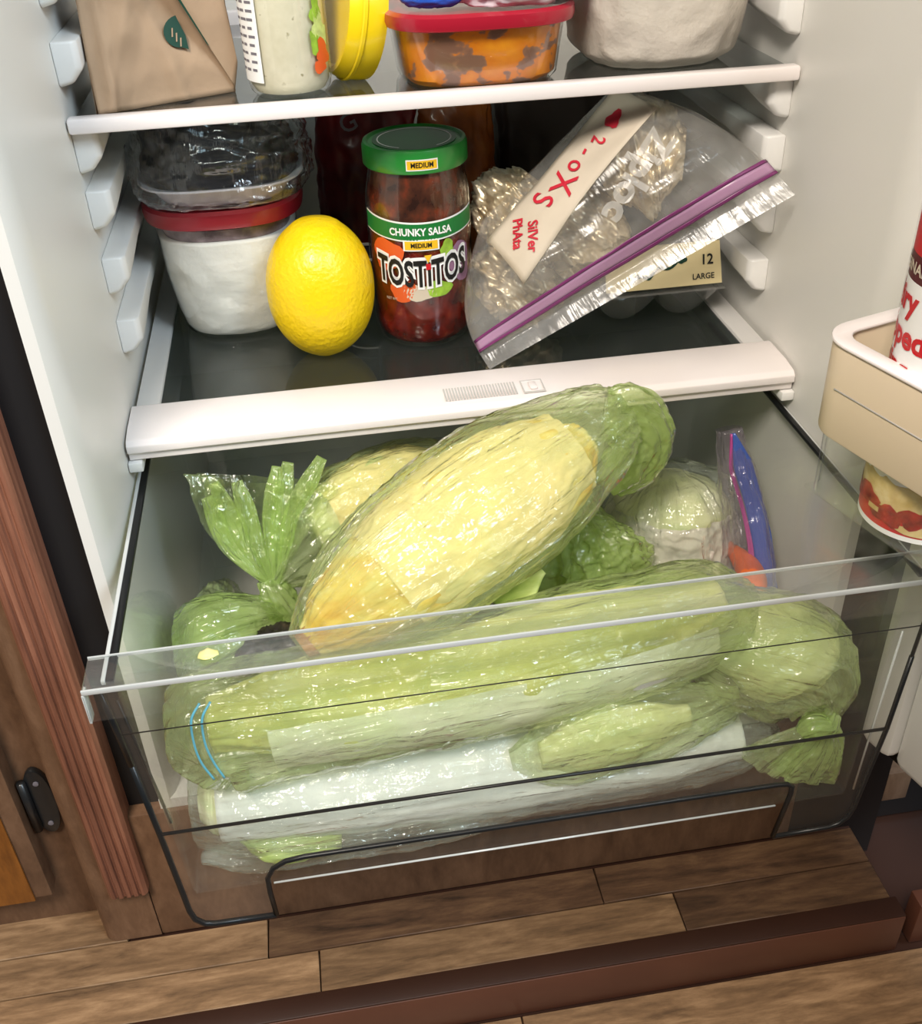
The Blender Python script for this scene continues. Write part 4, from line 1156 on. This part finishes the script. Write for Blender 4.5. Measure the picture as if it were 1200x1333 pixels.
# note: projected along the bag's own front direction
from mathutils.bvhtree import BVHTree
bv = BVHTree.FromPolygons([v.co for v in fo.data.vertices], [tuple(p.vertices) for p in fo.data.polygons])
NO = Vector((0.334, 0.10, 0.110))
ax = Vector((0.62, 0.02, 0.78)).normalized()             # along the note
ax = (ax - nb * ax.dot(nb)).normalized()
ay = nb.cross(ax).normalized()                           # across the note
def on_bag(x, y, lift):
    o = NO + ax * x + ay * y + nb * 0.15
    h = bv.ray_cast(o, -nb)
    p = h[0] if h[0] else NO + ax * x + ay * y
    return p + nb * lift
def note(u, v):
    x = -0.060 + 0.150 * u
    wid = 0.037 if u > 0.45 else 0.037 + 0.02 * (0.45 - u)
    x += (0.012 * (v - 0.5)) * (1 - u)
    return on_bag(x, (v - 0.5) * wid, 0.0012)
nt_ = sheet('note_paper', note, 'label_paper', zp, 30, 10, 0.0003)
def wr_on(x0, y0, rot):
    def f(x, y):
        return on_bag(x0 + x * math.cos(rot) - y * math.sin(rot), y0 + x * math.sin(rot) + y * math.cos(rot), 0.0024)
    return f
for ch, x0, y0, sz in (('S', -0.010, 0.006, 0.022), ('X', 0.007, 0.001, 0.024), ('o', 0.022, 0.001, 0.019), ('-', 0.035, 0.002, 0.016), ('2', 0.047, 0.001, 0.014)):
    text_on('handwriting', ch, sz, wr_on(x0, y0, R_(-165)), 'marker_red', nt_, 0.0002, 0.1)
patch_on('handwriting', wr_on(0.066, 0.002, 0), blob_poly(0.0075, 0.0055, seed=8, amp=0.35), 'marker_red', nt_)
text_on('handwriting', 'SilVer', 0.0100, wr_on(-0.036, -0.006, R_(-140)), 'marker_red', nt_, 0.00025)
text_on('handwriting', 'PhAta', 0.0100, wr_on(-0.040, 0.005, R_(-140)), 'marker_red', nt_, 0.00025)
# pale printed word on the bag
text_on('bag_print', 'Ziploc', 0.027, lambda x, y: on_bag(0.040 + x * math.cos(R_(-172)) - y * math.sin(R_(-172)), -0.040 + x * math.sin(R_(-172)) + y * math.cos(R_(-172)), 0.0014), 'film_print', zp, 0.0012)

# ---- egg carton
ec = thing('egg_carton', 'clear plastic egg carton with cream label behind the zip bag', 'carton', (0.43, 0.18, ZS))
EX0, EX1, EY0, EY1 = 0.372, 0.474, 0.105, 0.375
def cupgrid(u, v):
    x = EX0 + (EX1 - EX0) * u
    y = EY0 + (EY1 - EY0) * v
    c = (abs(math.sin(math.pi * 2 * u)) * abs(math.sin(math.pi * 6 * v))) ** 0.5
    e = min(u, 1 - u, v * 2.6, (1 - v) * 2.6)
    z = ZS + 0.030 - 0.0295 * c
    return Vector((x, y, z))
sheet('cup_tray', cupgrid, 'carton_plastic', ec, 40, 110)
lidp = []
hexa('lid', [(EX0, EY0, ZS + 0.032), (EX1, EY0, ZS + 0.032), (EX1, EY1, ZS + 0.032), (EX0, EY1, ZS + 0.032), (EX0 + .008, EY0 + .010, ZS + 0.066), (EX1 - .008, EY0 + .010, ZS + 0.066), (EX1 - .008, EY1 - .01, ZS + 0.066), (EX0 + .008, EY1 - .01, ZS + 0.066)], 'carton_plastic', ec, 0.006, 3)
box('hinge_flange', (EX0 - 0.004, EY0 - 0.005, ZS + 0.0300), (EX1 + 0.003, EY1, ZS + 0.0318), 'carton_plastic', ec)
lab = hexa('label', [(EX0 + .006, EY0 - 0.0015, ZS + 0.034), (EX1 + .001, EY0 - 0.0015, ZS + 0.034), (EX1 + .001, EY0 + 0.0005, ZS + 0.034), (EX0 + .006, EY0 + 0.0005, ZS + 0.034),
                     (EX0 + .006, EY0 + 0.008, ZS + 0.0665), (EX1 - .001, EY0 + 0.008, ZS + 0.0665), (EX1 - .001, EY0 + 0.0098, ZS + 0.0665), (EX0 + .006, EY0 + 0.0098, ZS + 0.0665)], 'carton_label', ec)
def on_label(x, y, lift=0.0008):
    t = y
    return (EX0 + 0.05 + x, EY0 - 0.0015 - lift + (0.0095 / 0.0325) * (t + 0.0), ZS + 0.034 + t)
text_on('lettering', '12', 0.011, lambda x, y: on_label(0.040 + x, 0.019 + y), 'print_black', lab, 0.0002)
text_on('lettering', 'LARGE', 0.0062, lambda x, y: on_label(0.037 + x, 0.0065 + y), 'print_black', lab, 0.0001)
sv, sf = [], []
for k in range(25):
    t = k / 24
    xx = -0.022 + 0.040 * t
    yc = 0.007 + 0.013 * t + 0.0022 * math.sin(t * 14)
    hh = 0.003 + 0.0012 * math.sin(t * 22)
    sv += [on_label(xx, yc - hh / 2), on_label(xx, yc + hh / 2)]
sf = [(2 * k, 2 * k + 2, 2 * k + 3, 2 * k + 1) for k in range(24)]
pydata_raw('emblem', sv, sf, 'print_green_dark', lab)
patch_on('emblem', lambda x, y: on_label(0.019 + x, 0.021 + y), blob_poly(0.004, 0.0035, seed=3), 'print_green_dark', lab)

# ---- pouches at the back
rp = thing('red_pouch', 'dark red pouch standing behind the salsa jar', 'pouch', (0.20, 0.31, ZS))
loft('pouch', [(0.205, 0.32, 0.0), (0.205, 0.315, 0.03), (0.207, 0.315, 0.09), (0.21, 0.318, 0.15), (0.21, 0.32, 0.165)], [0.03, 0.042, 0.044, 0.042, 0.04], [0.03, 0.030, 0.022, 0.008, 0.002], 'red_pouch', rp, n=70, m=70, wr=0.003, seed=141, up=(0, -1, 0), bounds=[(None, None), (None, 0.39), (ZS + 0.0003, 0.187)])
text_on('lettering', 'G', 0.022, lambda x, y: (0.192 + x * 0.9 - y * 0.4, 0.2935 + 0.10 * (y + 0.003), 0.130 + y * 0.9 + x * 0.4), 'print_grey', rp, 0.0002)
op = thing('orange_pouch', 'orange brown pouch standing behind the jar in the shade', 'pouch', (0.29, 0.31, ZS))
loft('pouch', [(0.288, 0.32, 0.0), (0.288, 0.315, 0.03), (0.289, 0.315, 0.08), (0.29, 0.318, 0.13), (0.285, 0.32, 0.15)], [0.026, 0.032, 0.034, 0.032, 0.028], [0.03, 0.034, 0.026, 0.010, 0.002], 'orange_pouch', op, n=70, m=70, wr=0.003, seed=143, up=(0, -1, 0), bounds=[(None, None), (None, 0.39), (ZS + 0.0003, 0.187)])
dk = thing('dark_package', 'large dark brown package standing at the back behind the zip bag', 'package', (0.39, 0.34, ZS))
loft('pouch', [(0.392, 0.345, 0.0), (0.392, 0.342, 0.03), (0.394, 0.342, 0.10), (0.395, 0.345, 0.165), (0.395, 0.348, 0.184)], [0.05, 0.060, 0.062, 0.060, 0.058], [0.03, 0.038, 0.034, 0.022, 0.012], 'dark_package', dk, n=70, m=80, wr=0.003, seed=147, up=(0, -1, 0), sq=3.0, bounds=[(0.33, 0.474), (None, 0.392), (ZS + 0.0003, 0.187)])
dc = thing('small_dish', 'small dark dish with white rim between tub and jar', 'dish', (0.19, 0.25, ZS))
lathe('bowl', [(0.001, 0.0), (0.014, 0.0), (0.018, 0.004), (0.020, 0.040), (0.019, 0.040), (0.016, 0.006), (0.001, 0.005)], (0.192, 0.225, ZS), 'dark_navy', dc, 48)
lathe('rim', [(0.0190, 0.0402), (0.0212, 0.0402), (0.0212, 0.0418), (0.0190, 0.0418)], (0.192, 0.225, ZS), 'print_white', dc, 48, cap=False)

# ================================================================== top shelf
ZT = 0.2008
# ---- kraft paper bag
kp = thing('paper_bag', 'creased brown kraft paper bag standing at the left of the top shelf', 'bag', (0.055, 0.14, ZT))
def quadsheet(name, a, b, c, d, mat, parent, seed, wr=0.0015, n=24, thick=0.0004, crease=None):
    a, b, c, d = map(Vector, (a, b, c, d))
    nn = (b - a).cross(d - a).normalized()
    def fn(u, v):
        p = a.lerp(b, u).lerp(d.lerp(c, u), v)
        e = min(u, 1 - u, v, 1 - v)
        w = (1 - 2.2 * abs(noise.noise(p * 28 + Vector((seed, 0, 0))))) * wr * min(1, e * 8)
        if crease: w += crease(u, v)
        return p + nn * w
    return sheet(name, fn, mat, parent, n, n, thick)
K = dict(fl=(0.0185, 0.082, ZT + .0005), fr=(0.108, 0.122, ZT + .0005), br=(0.098, 0.20, ZT + .0005), bl=(0.0185, 0.19, ZT + .0005),
         FL=(0.0185, 0.118, 0.36), FR=(0.112, 0.140, 0.36), BR=(0.104, 0.19, 0.36), BL=(0.0185, 0.18, 0.36))
quadsheet('front_face', K['fl'], K['fr'], K['FR'], K['FL'], 'kraft', kp, 1, 0.003, n=48, crease=lambda u, v: 0.006 * max(0, 1 - abs(u - 0.06 - 0.62 * v) / 0.16) + 0.004 * max(0, 1 - abs(u - 0.10 - 0.04 * v) / 0.05) - 0.004 * max(0, 1 - abs(v - 0.16 - 0.30 * (1 - u)) / 0.10) * min(1, u * 3) + 0.003 * max(0, 1 - abs(u - 0.62 + 0.5 * v) / 0.08))
quadsheet('side_face', K['fr'], K['br'], K['BR'], K['FR'], 'kraft', kp, 2)
quadsheet('side_face', K['bl'], K['fl'], K['FL'], K['BL'], 'kraft', kp, 3)
quadsheet('back_face', K['br'], K['bl'], K['BL'], K['BR'], 'kraft', kp, 4)
quadsheet('base_face', K['fl'], K['fr'], K['br'], K['bl'], 'kraft', kp, 5, 0.0002)
# folded flap with a dark green printed edge, diagonal across the front
a, b, c_, d = Vector((0.050, 0.088, 0.330)), Vector((0.1085, 0.1185, ZT + 0.004)), Vector((0.1125, 0.118, ZT + 0.02)), Vector((0.104, 0.112, 0.340))
quadsheet('fold_flap', a, b, c_, d, 'kraft', kp, 6, 0.0012)
def onfold(t, s, lift): 
    p = a.lerp(b, t); q = d.lerp(c_, t)
    return p.lerp(q, s) + Vector((0.0, -1, 0.2)) * lift
vs = []
for k in range(21):
    t = 0.02 + 0.75 * k / 20
    vs += [onfold(t, 0.0, 0.0022), onfold(t, 0.07 * (1 - t) + 0.015, 0.0022)]
pydata_raw('printed_edge', vs, [(2 * k, 2 * k + 2, 2 * k + 3, 2 * k + 1) for k in range(20)], 'print_green_dark', kp)
def onfront(x, y, lift=0.003):
    fl_, fr_, FR_, FL_ = map(Vector, (K['fl'], K['fr'], K['FR'], K['FL']))
    p = fl_.lerp(fr_, x).lerp(FL_.lerp(FR_, x), y)
    n_ = (fr_ - fl_).cross(FL_ - fl_).normalized()
    if n_.y > 0: n_ = -n_
    return p + n_ * lift
# partial round emblem cut by the fold
mark = []
for k in range(13):
    an = R_(100) + R_(170) * k / 12
    mark.append((0.645 + 0.12 * math.cos(an), 0.262 + 0.062 * math.sin(an)))
mark += [(0.685, 0.190), (0.675, 0.245), (0.645, 0.29)]
patch_on('emblem', lambda x, y: onfront(x, y, 0.0045), mark, 'print_green_dark', kp)
for k in range(3):
    patch_on('emblem_line', lambda x, y: onfront(x, y, 0.0052), [(0.575 + .025 * k, 0.245 - .02 * k), (0.585 + .025 * k, 0.245 - .02 * k), (0.592 + .025 * k, 0.278 - .02 * k), (0.582 + .025 * k, 0.278 - .02 * k)], 'kraft', kp)

# ---- dressing bottle
BX, BY, BR = 0.147, 0.112, 0.029
PB = math.atan2(cam.location.y - BY, cam.location.x - BX)
bo = thing('dressing_bottle', 'bottle of creamy white dressing with printed label on the top shelf', 'bottle', (BX, BY, ZT))
c = (BX, BY, ZT)
lathe('dressing', [(0.001, 0.003), (0.024, 0.003), (0.027, 0.008), (0.0275, 0.13), (0.020, 0.155), (0.010, 0.17), (0.001, 0.17)], c, 'dressing', bo, 64)
lathe('glass', [(0.001, 0.0), (0.024, 0.0), (0.0275, 0.004), (BR, 0.011), (BR, 0.13), (0.022, 0.155), (0.012, 0.175), (0.012, 0.19)], c, 'jar_glass', bo, 72)
lathe('cap', [(0.001, 0.1902), (0.0145, 0.1902), (0.0145, 0.212), (0.013, 0.214), (0.001, 0.214)], c, 'lid_green', bo, 48)
G1 = cyl_map(BX, BY, BR + 0.0003, PB, ZT + 0.07)
G2 = cyl_map(BX, BY, BR + 0.0006, PB, ZT + 0.07)
G3 = cyl_map(BX, BY, BR + 0.0009, PB, ZT + 0.07)
strip_on('label_back', G1, 0.116, -0.046, -0.019, lambda x: -0.001, 'print_white', bo)
rnl = random.Random(9)
tv, tf = [], []
for k in range(20):
    for seg in range(3):
        x0 = -0.043 + seg * 0.0075
        x1 = x0 + rnl.uniform(0.004, 0.007)
        y = -0.052 + k * 0.0052
        b = len(tv)
        tv += [G2(x0, y), G2(x1, y), G2(x1, y + 0.0017), G2(x0, y + 0.0017)]
        tf.append((b, b + 1, b + 2, b + 3))
pydata_raw('fine_print', tv, tf, 'print_grey', bo)['kind'] = 'stuff'
for k, (px_, py_, rx_, ry_) in enumerate(((0.0235, -0.016, 0.005, 0.007), (0.0255, -0.026, 0.007, 0.008), (0.0215, -0.036, 0.006, 0.006), (0.029, -0.033, 0.005, 0.009))):
    patch_on('label_picture', G2, blob_poly(rx_, ry_, px_, py_, seed=11 + k, amp=0.45), ('print_lime', 'print_lime_pale')[k % 2], bo)
patch_on('label_picture', G3, blob_poly(0.007, 0.0075, 0.0275, -0.043, seed=12, amp=0.4), 'print_orange', bo)
patch_on('label_picture', G3, blob_poly(0.0065, 0.0035, 0.0235, -0.0515, seed=13, amp=0.3), 'print_orange', bo)
text_on('lettering', 'C', 0.020, lambda x, y: G2(x + 0.011, y + 0.0075), 'print_green_dark', bo, 0.0003, 0.4)

# ---- yellow round tub lying on its side
yt = thing('yellow_lid', 'round bright yellow plastic lid standing on edge beside the bottle', 'lid', (0.19, 0.13, ZT))
YC = (0.190, 0.138, ZT + 0.046)
tl = (R_(0), R_(-80), R_(14))
lathe('disc', [(0.001, 0.008), (0.036, 0.008), (0.038, 0.010), (0.0415, 0.010), (0.0435, 0.006), (0.0455, 0.002), (0.0458, -0.010), (0.0450, -0.016), (0.0415, -0.016), (0.040, -0.004), (0.001, -0.004)], YC, 'yellow_plastic', yt, 72, tilt=tl)
lathe('rim_bead', [(0.0459, -0.002), (0.0468, -0.001), (0.0468, 0.001), (0.0459, 0.002)], YC, 'yellow_plastic', yt, 72, tilt=tl, cap=False)

# ---- red-lidded box of orange sauce
oc = thing('sauce_container', 'shallow container with red lid smeared with orange sauce', 'container', (0.278, 0.125, ZT))
c = (0.279, 0.128, ZT)
lathe('sauce', [(0.001, 0.002), (0.049, 0.002), (0.053, 0.006), (0.057, 0.038), (0.001, 0.038)], c, 'orange_sauce', oc, 96, 3.4, 1.02, 1.0)
lathe('container_wall', [(0.001, 0.0), (0.050, 0.0), (0.0545, 0.005), (0.059, 0.040), (0.0585, 0.040)], c, 'jar_glass', oc, 96, 3.4, 1.02, 1.0, cap=False)
lathe('lid', [(0.001, 0.0405), (0.0615, 0.0385), (0.0645, 0.0395), (0.0655, 0.043), (0.065, 0.0475), (0.062, 0.0495), (0.057, 0.048), (0.001, 0.047)], c, 'lid_red', oc, 96, 3.4, 1.02, 1.0)
pb2 = thing('plastic_bag', 'crumpled white and pink plastic bag lying on the red lid', 'bag', (0.30, 0.12, ZT + 0.05))
loft('film', [(0.250, 0.125, 0.268), (0.275, 0.105, 0.266), (0.305, 0.098, 0.264), (0.330, 0.110, 0.268), (0.340, 0.135, 0.272)], [0.010, 0.022, 0.030, 0.026, 0.012], [0.006, 0.015, 0.017, 0.018, 0.008], 'bag_white', pb2, n=80, m=70, wr=0.004, seed=151, cross=1.0, bounds=[(None, None), (None, None), (ZT + 0.0502, None)])
loft('pink_part', [(0.305, 0.10, 0.279), (0.320, 0.098, 0.275), (0.338, 0.118, 0.272)], [0.006, 0.013, 0.006], [0.004, 0.009, 0.005], 'bag_pink', pb2, n=40, m=40, wr=0.002, seed=153, bounds=[(None, None), (None, None), (ZT + 0.0502, None)])
bb = thing('blue_wrapper', 'small blue wrapper poking out from the white plastic bag', 'wrapper', (0.24, 0.1, ZT + 0.05))
loft('wrapper', [(0.226, 0.125, 0.258), (0.238, 0.100, 0.2575), (0.256, 0.092, 0.2575), (0.268, 0.100, 0.26)], [0.004, 0.011, 0.010, 0.004], [0.003, 0.007, 0.006, 0.003], 'bag_blue', bb, n=40, m=40, wr=0.002, seed=155, bounds=[(None, None), (None, None), (ZT + 0.0502, None)])

# ---- paper-wrapped tub on the right
wt = thing('paper_wrapped_tub', 'tub wrapped in creased grey-white paper towel on the top shelf', 'container', (0.415, 0.15, ZT))
loft('paper_wrap', [(0.415, 0.150, ZT + 0.0005), (0.415, 0.150, ZT + 0.010), (0.415, 0.150, ZT + 0.04), (0.415, 0.150, ZT + 0.08), (0.415, 0.150, ZT + 0.12)],
     [0.045, 0.055, 0.060, 0.062, 0.063], [0.050, 0.062, 0.070, 0.074, 0.076], 'paper_towel_grey', wt, n=90, m=110, wr=0.0030, seed=161, up=(0, -1, 0), sq=2.8, fx=2.2, fr=2.6, cross=0.25, crum=30, bounds=[(0.352, 0.4765), (None, None), (ZT + 0.0004, None)])

# ================================================================== door bin and can
bn = thing('door_bin', 'beige door bin band with clear tray hung on the open door', 'door bin', tuple(dpt(0.2, 0.09, 0.045)))
BD = 0.1595     # how far the bin stands out from the door
def band(a0, a1, o0, o1, z0, z1, name, mat, t=0.006, rad=0.022):
    """U-shaped band: end, front, end, as one wall with rounded corners"""
    outl = [(a0, o0)]
    for k in range(9):
        an = R_(180 - 90 * k / 8)
        outl.append((a0 + rad + rad * math.cos(an), o1 - rad + rad * math.sin(an)))
    for k in range(9):
        an = R_(90 - 90 * k / 8)
        outl.append((a1 - rad + rad * math.cos(an), o1 - rad + rad * math.sin(an)))
    outl.append((a1, o0))
    inn = [(a0 + t, o0)]
    r2 = rad - t
    for k in range(9):
        an = R_(180 - 90 * k / 8)
        inn.append((a0 + rad + r2 * math.cos(an), o1 - rad + r2 * math.sin(an)))
    for k in range(9):
        an = R_(90 - 90 * k / 8)
        inn.append((a1 - rad + r2 * math.cos(an), o1 - rad + r2 * math.sin(an)))
    inn.append((a1 - t, o0))
    poly = outl + list(reversed(inn))
    return extrude(name, [dpt(p[0], p[1], z0) for p in poly], (0, 0, z1 - z0), mat, bn, 0.0015, 2, 40)
BA0, BA1 = 0.020, 0.50
band(BA0, BA1, 0.0425, BD, 0.066, 0.120, 'bin_band', 'bin_beige', 0.008)
band(BA0 - 0.0012, BA1 + 0.0012, 0.0425, BD + 0.0012, 0.1202, 0.1225, 'bin_rim', 'trim_white', 0.011, 0.023)
band(BA0 + 0.004, BA1 - 0.004, 0.0425, BD - 0.004, 0.024, 0.0658, 'clear_tray_wall', 'clear_plastic', 0.002, 0.018)
dbox('clear_tray_floor', BA0 + 0.005, BA1 - 0.005, 0.0425, BD - 0.006, 0.022, 0.0238, 'clear_plastic', bn, 0.0005)
# shallow groove line on the band
gp = []
for a_ in (BA0 + 0.02, 0.2, 0.3, BA1 - 0.03):
    gp.append(dpt(a_, BD + 0.0001, 0.096))
tube('band_groove', gp, 0.0005, 'trim_grey', bn, 6)

CP = dpt(0.080, 0.1195, 0.0242)
CX, CY, CZ, CRr = CP.x, CP.y, CP.z, 0.0325
cn = thing('whipped_cream_can', 'red and white whipped topping can standing in the door bin', 'can', (CX, CY, CZ))
PC = math.atan2(cam.location.y - CY, cam.location.x - CX)
def seg(name, z0, z1, mat, r0=CRr, r1=None, parent=cn):
    r1 = r1 or r0
    return lathe(name, [(0.001, z0), (r0, z0), (r1, z1), (0.001, z1)], (CX, CY, CZ), mat, parent, 72)
lathe('base_ring', [(0.001, 0.0), (0.030, 0.0), (0.0325, 0.0015), (0.0325, 0.0045), (0.001, 0.0045)], (CX, CY, CZ), 'print_white', cn, 72)
seg('picture_band', 0.0046, 0.036, 'print_red')
seg('label_body', 0.0361, 0.141, 'print_white')
seg('dark_band', 0.1411, 0.154, 'print_maroon')
seg('red_band', 0.1541, 0.200, 'print_red')
lathe('shoulder', [(0.001, 0.2001), (CRr, 0.2001), (0.031, 0.208), (0.024, 0.215), (0.014, 0.219), (0.001, 0.219)], (CX, CY, CZ), 'print_white', cn, 64)
lathe('nozzle_cap', [(0.001, 0.2191), (0.0135, 0.2191), (0.0125, 0.25), (0.010, 0.255), (0.001, 0.255)], (CX, CY, CZ), 'print_red', cn, 48)
def cmap(da, z, lift=0.0004): return cyl_map(CX, CY, CRr + lift, PC + da, CZ + z)
# dessert picture at the foot
strip_on('picture_cake', cmap(0, 0.026), 0.021, -0.07, 0.07, lambda x: 0.0015 * math.sin(x * 160), 'picture_tan', cn)
for k in range(9):
    patch_on('picture_cream', cmap(-1.6 + 0.4 * k, 0.0385, 0.0007), blob_poly(0.0075, 0.0045, 0, 0, seed=30 + k, amp=0.3), 'print_white', cn)
for k in range(7):
    patch_on('picture_berry', cmap(-1.5 + 0.5 * k, 0.0165 + 0.003 * math.sin(k * 2.1), 0.0008), blob_poly(0.0095, 0.0065, 0, 0, seed=40 + k, amp=0.35), 'picture_berry', cn)
patch_on('picture_cake', cmap(0.02, 0.009, 0.0006), blob_poly(0.010, 0.0035, 0, 0, seed=24, amp=0.2), 'picture_tan', cn)
patch_on('picture_tag', cmap(-0.75, 0.0145, 0.0011), rect_poly(0.008, 0.003), 'picture_tan', cn)
for k, (wd, zz, sz) in enumerate((('Dairy', 0.131, 0.017), ('Whipped', 0.113, 0.017), ('Topping', 0.096, 0.017))):
    vs_, fs_ = text_data(wd, sz, 0.0006)
    mx = max(v.x for v in vs_)
    f_ = cmap((-0.78, -0.50, -0.72)[k], zz)
    pydata_raw('lettering', [f_(v.x - mx, v.y) for v in vs_], fs_, 'print_red', cn)
vs_, fs_ = text_data('ORIGINAL', 0.008, 0.0002); mx = max(v.x for v in vs_)
f_ = cmap(-0.75, 0.1475); pydata_raw('lettering', [f_(v.x - mx, v.y) for v in vs_], fs_, 'label_paper', cn)
vs_, fs_ = text_data('ER', 0.018, 0.0008); mx = max(v.x for v in vs_)
f_ = cmap(-0.45, 0.171); pydata_raw('lettering', [f_(v.x - mx, v.y) for v in vs_], fs_, 'label_paper', cn)
strip_on('swoosh', cmap(-0.5, 0.184), 0.002, -0.03, 0.03, lambda x: -x * 0.35, 'print_white', cn)
patch_on('swoosh', cmap(-0.45, 0.192), blob_poly(0.006, 0.009, 0, 0, seed=26, amp=0.3), 'print_white', cn)
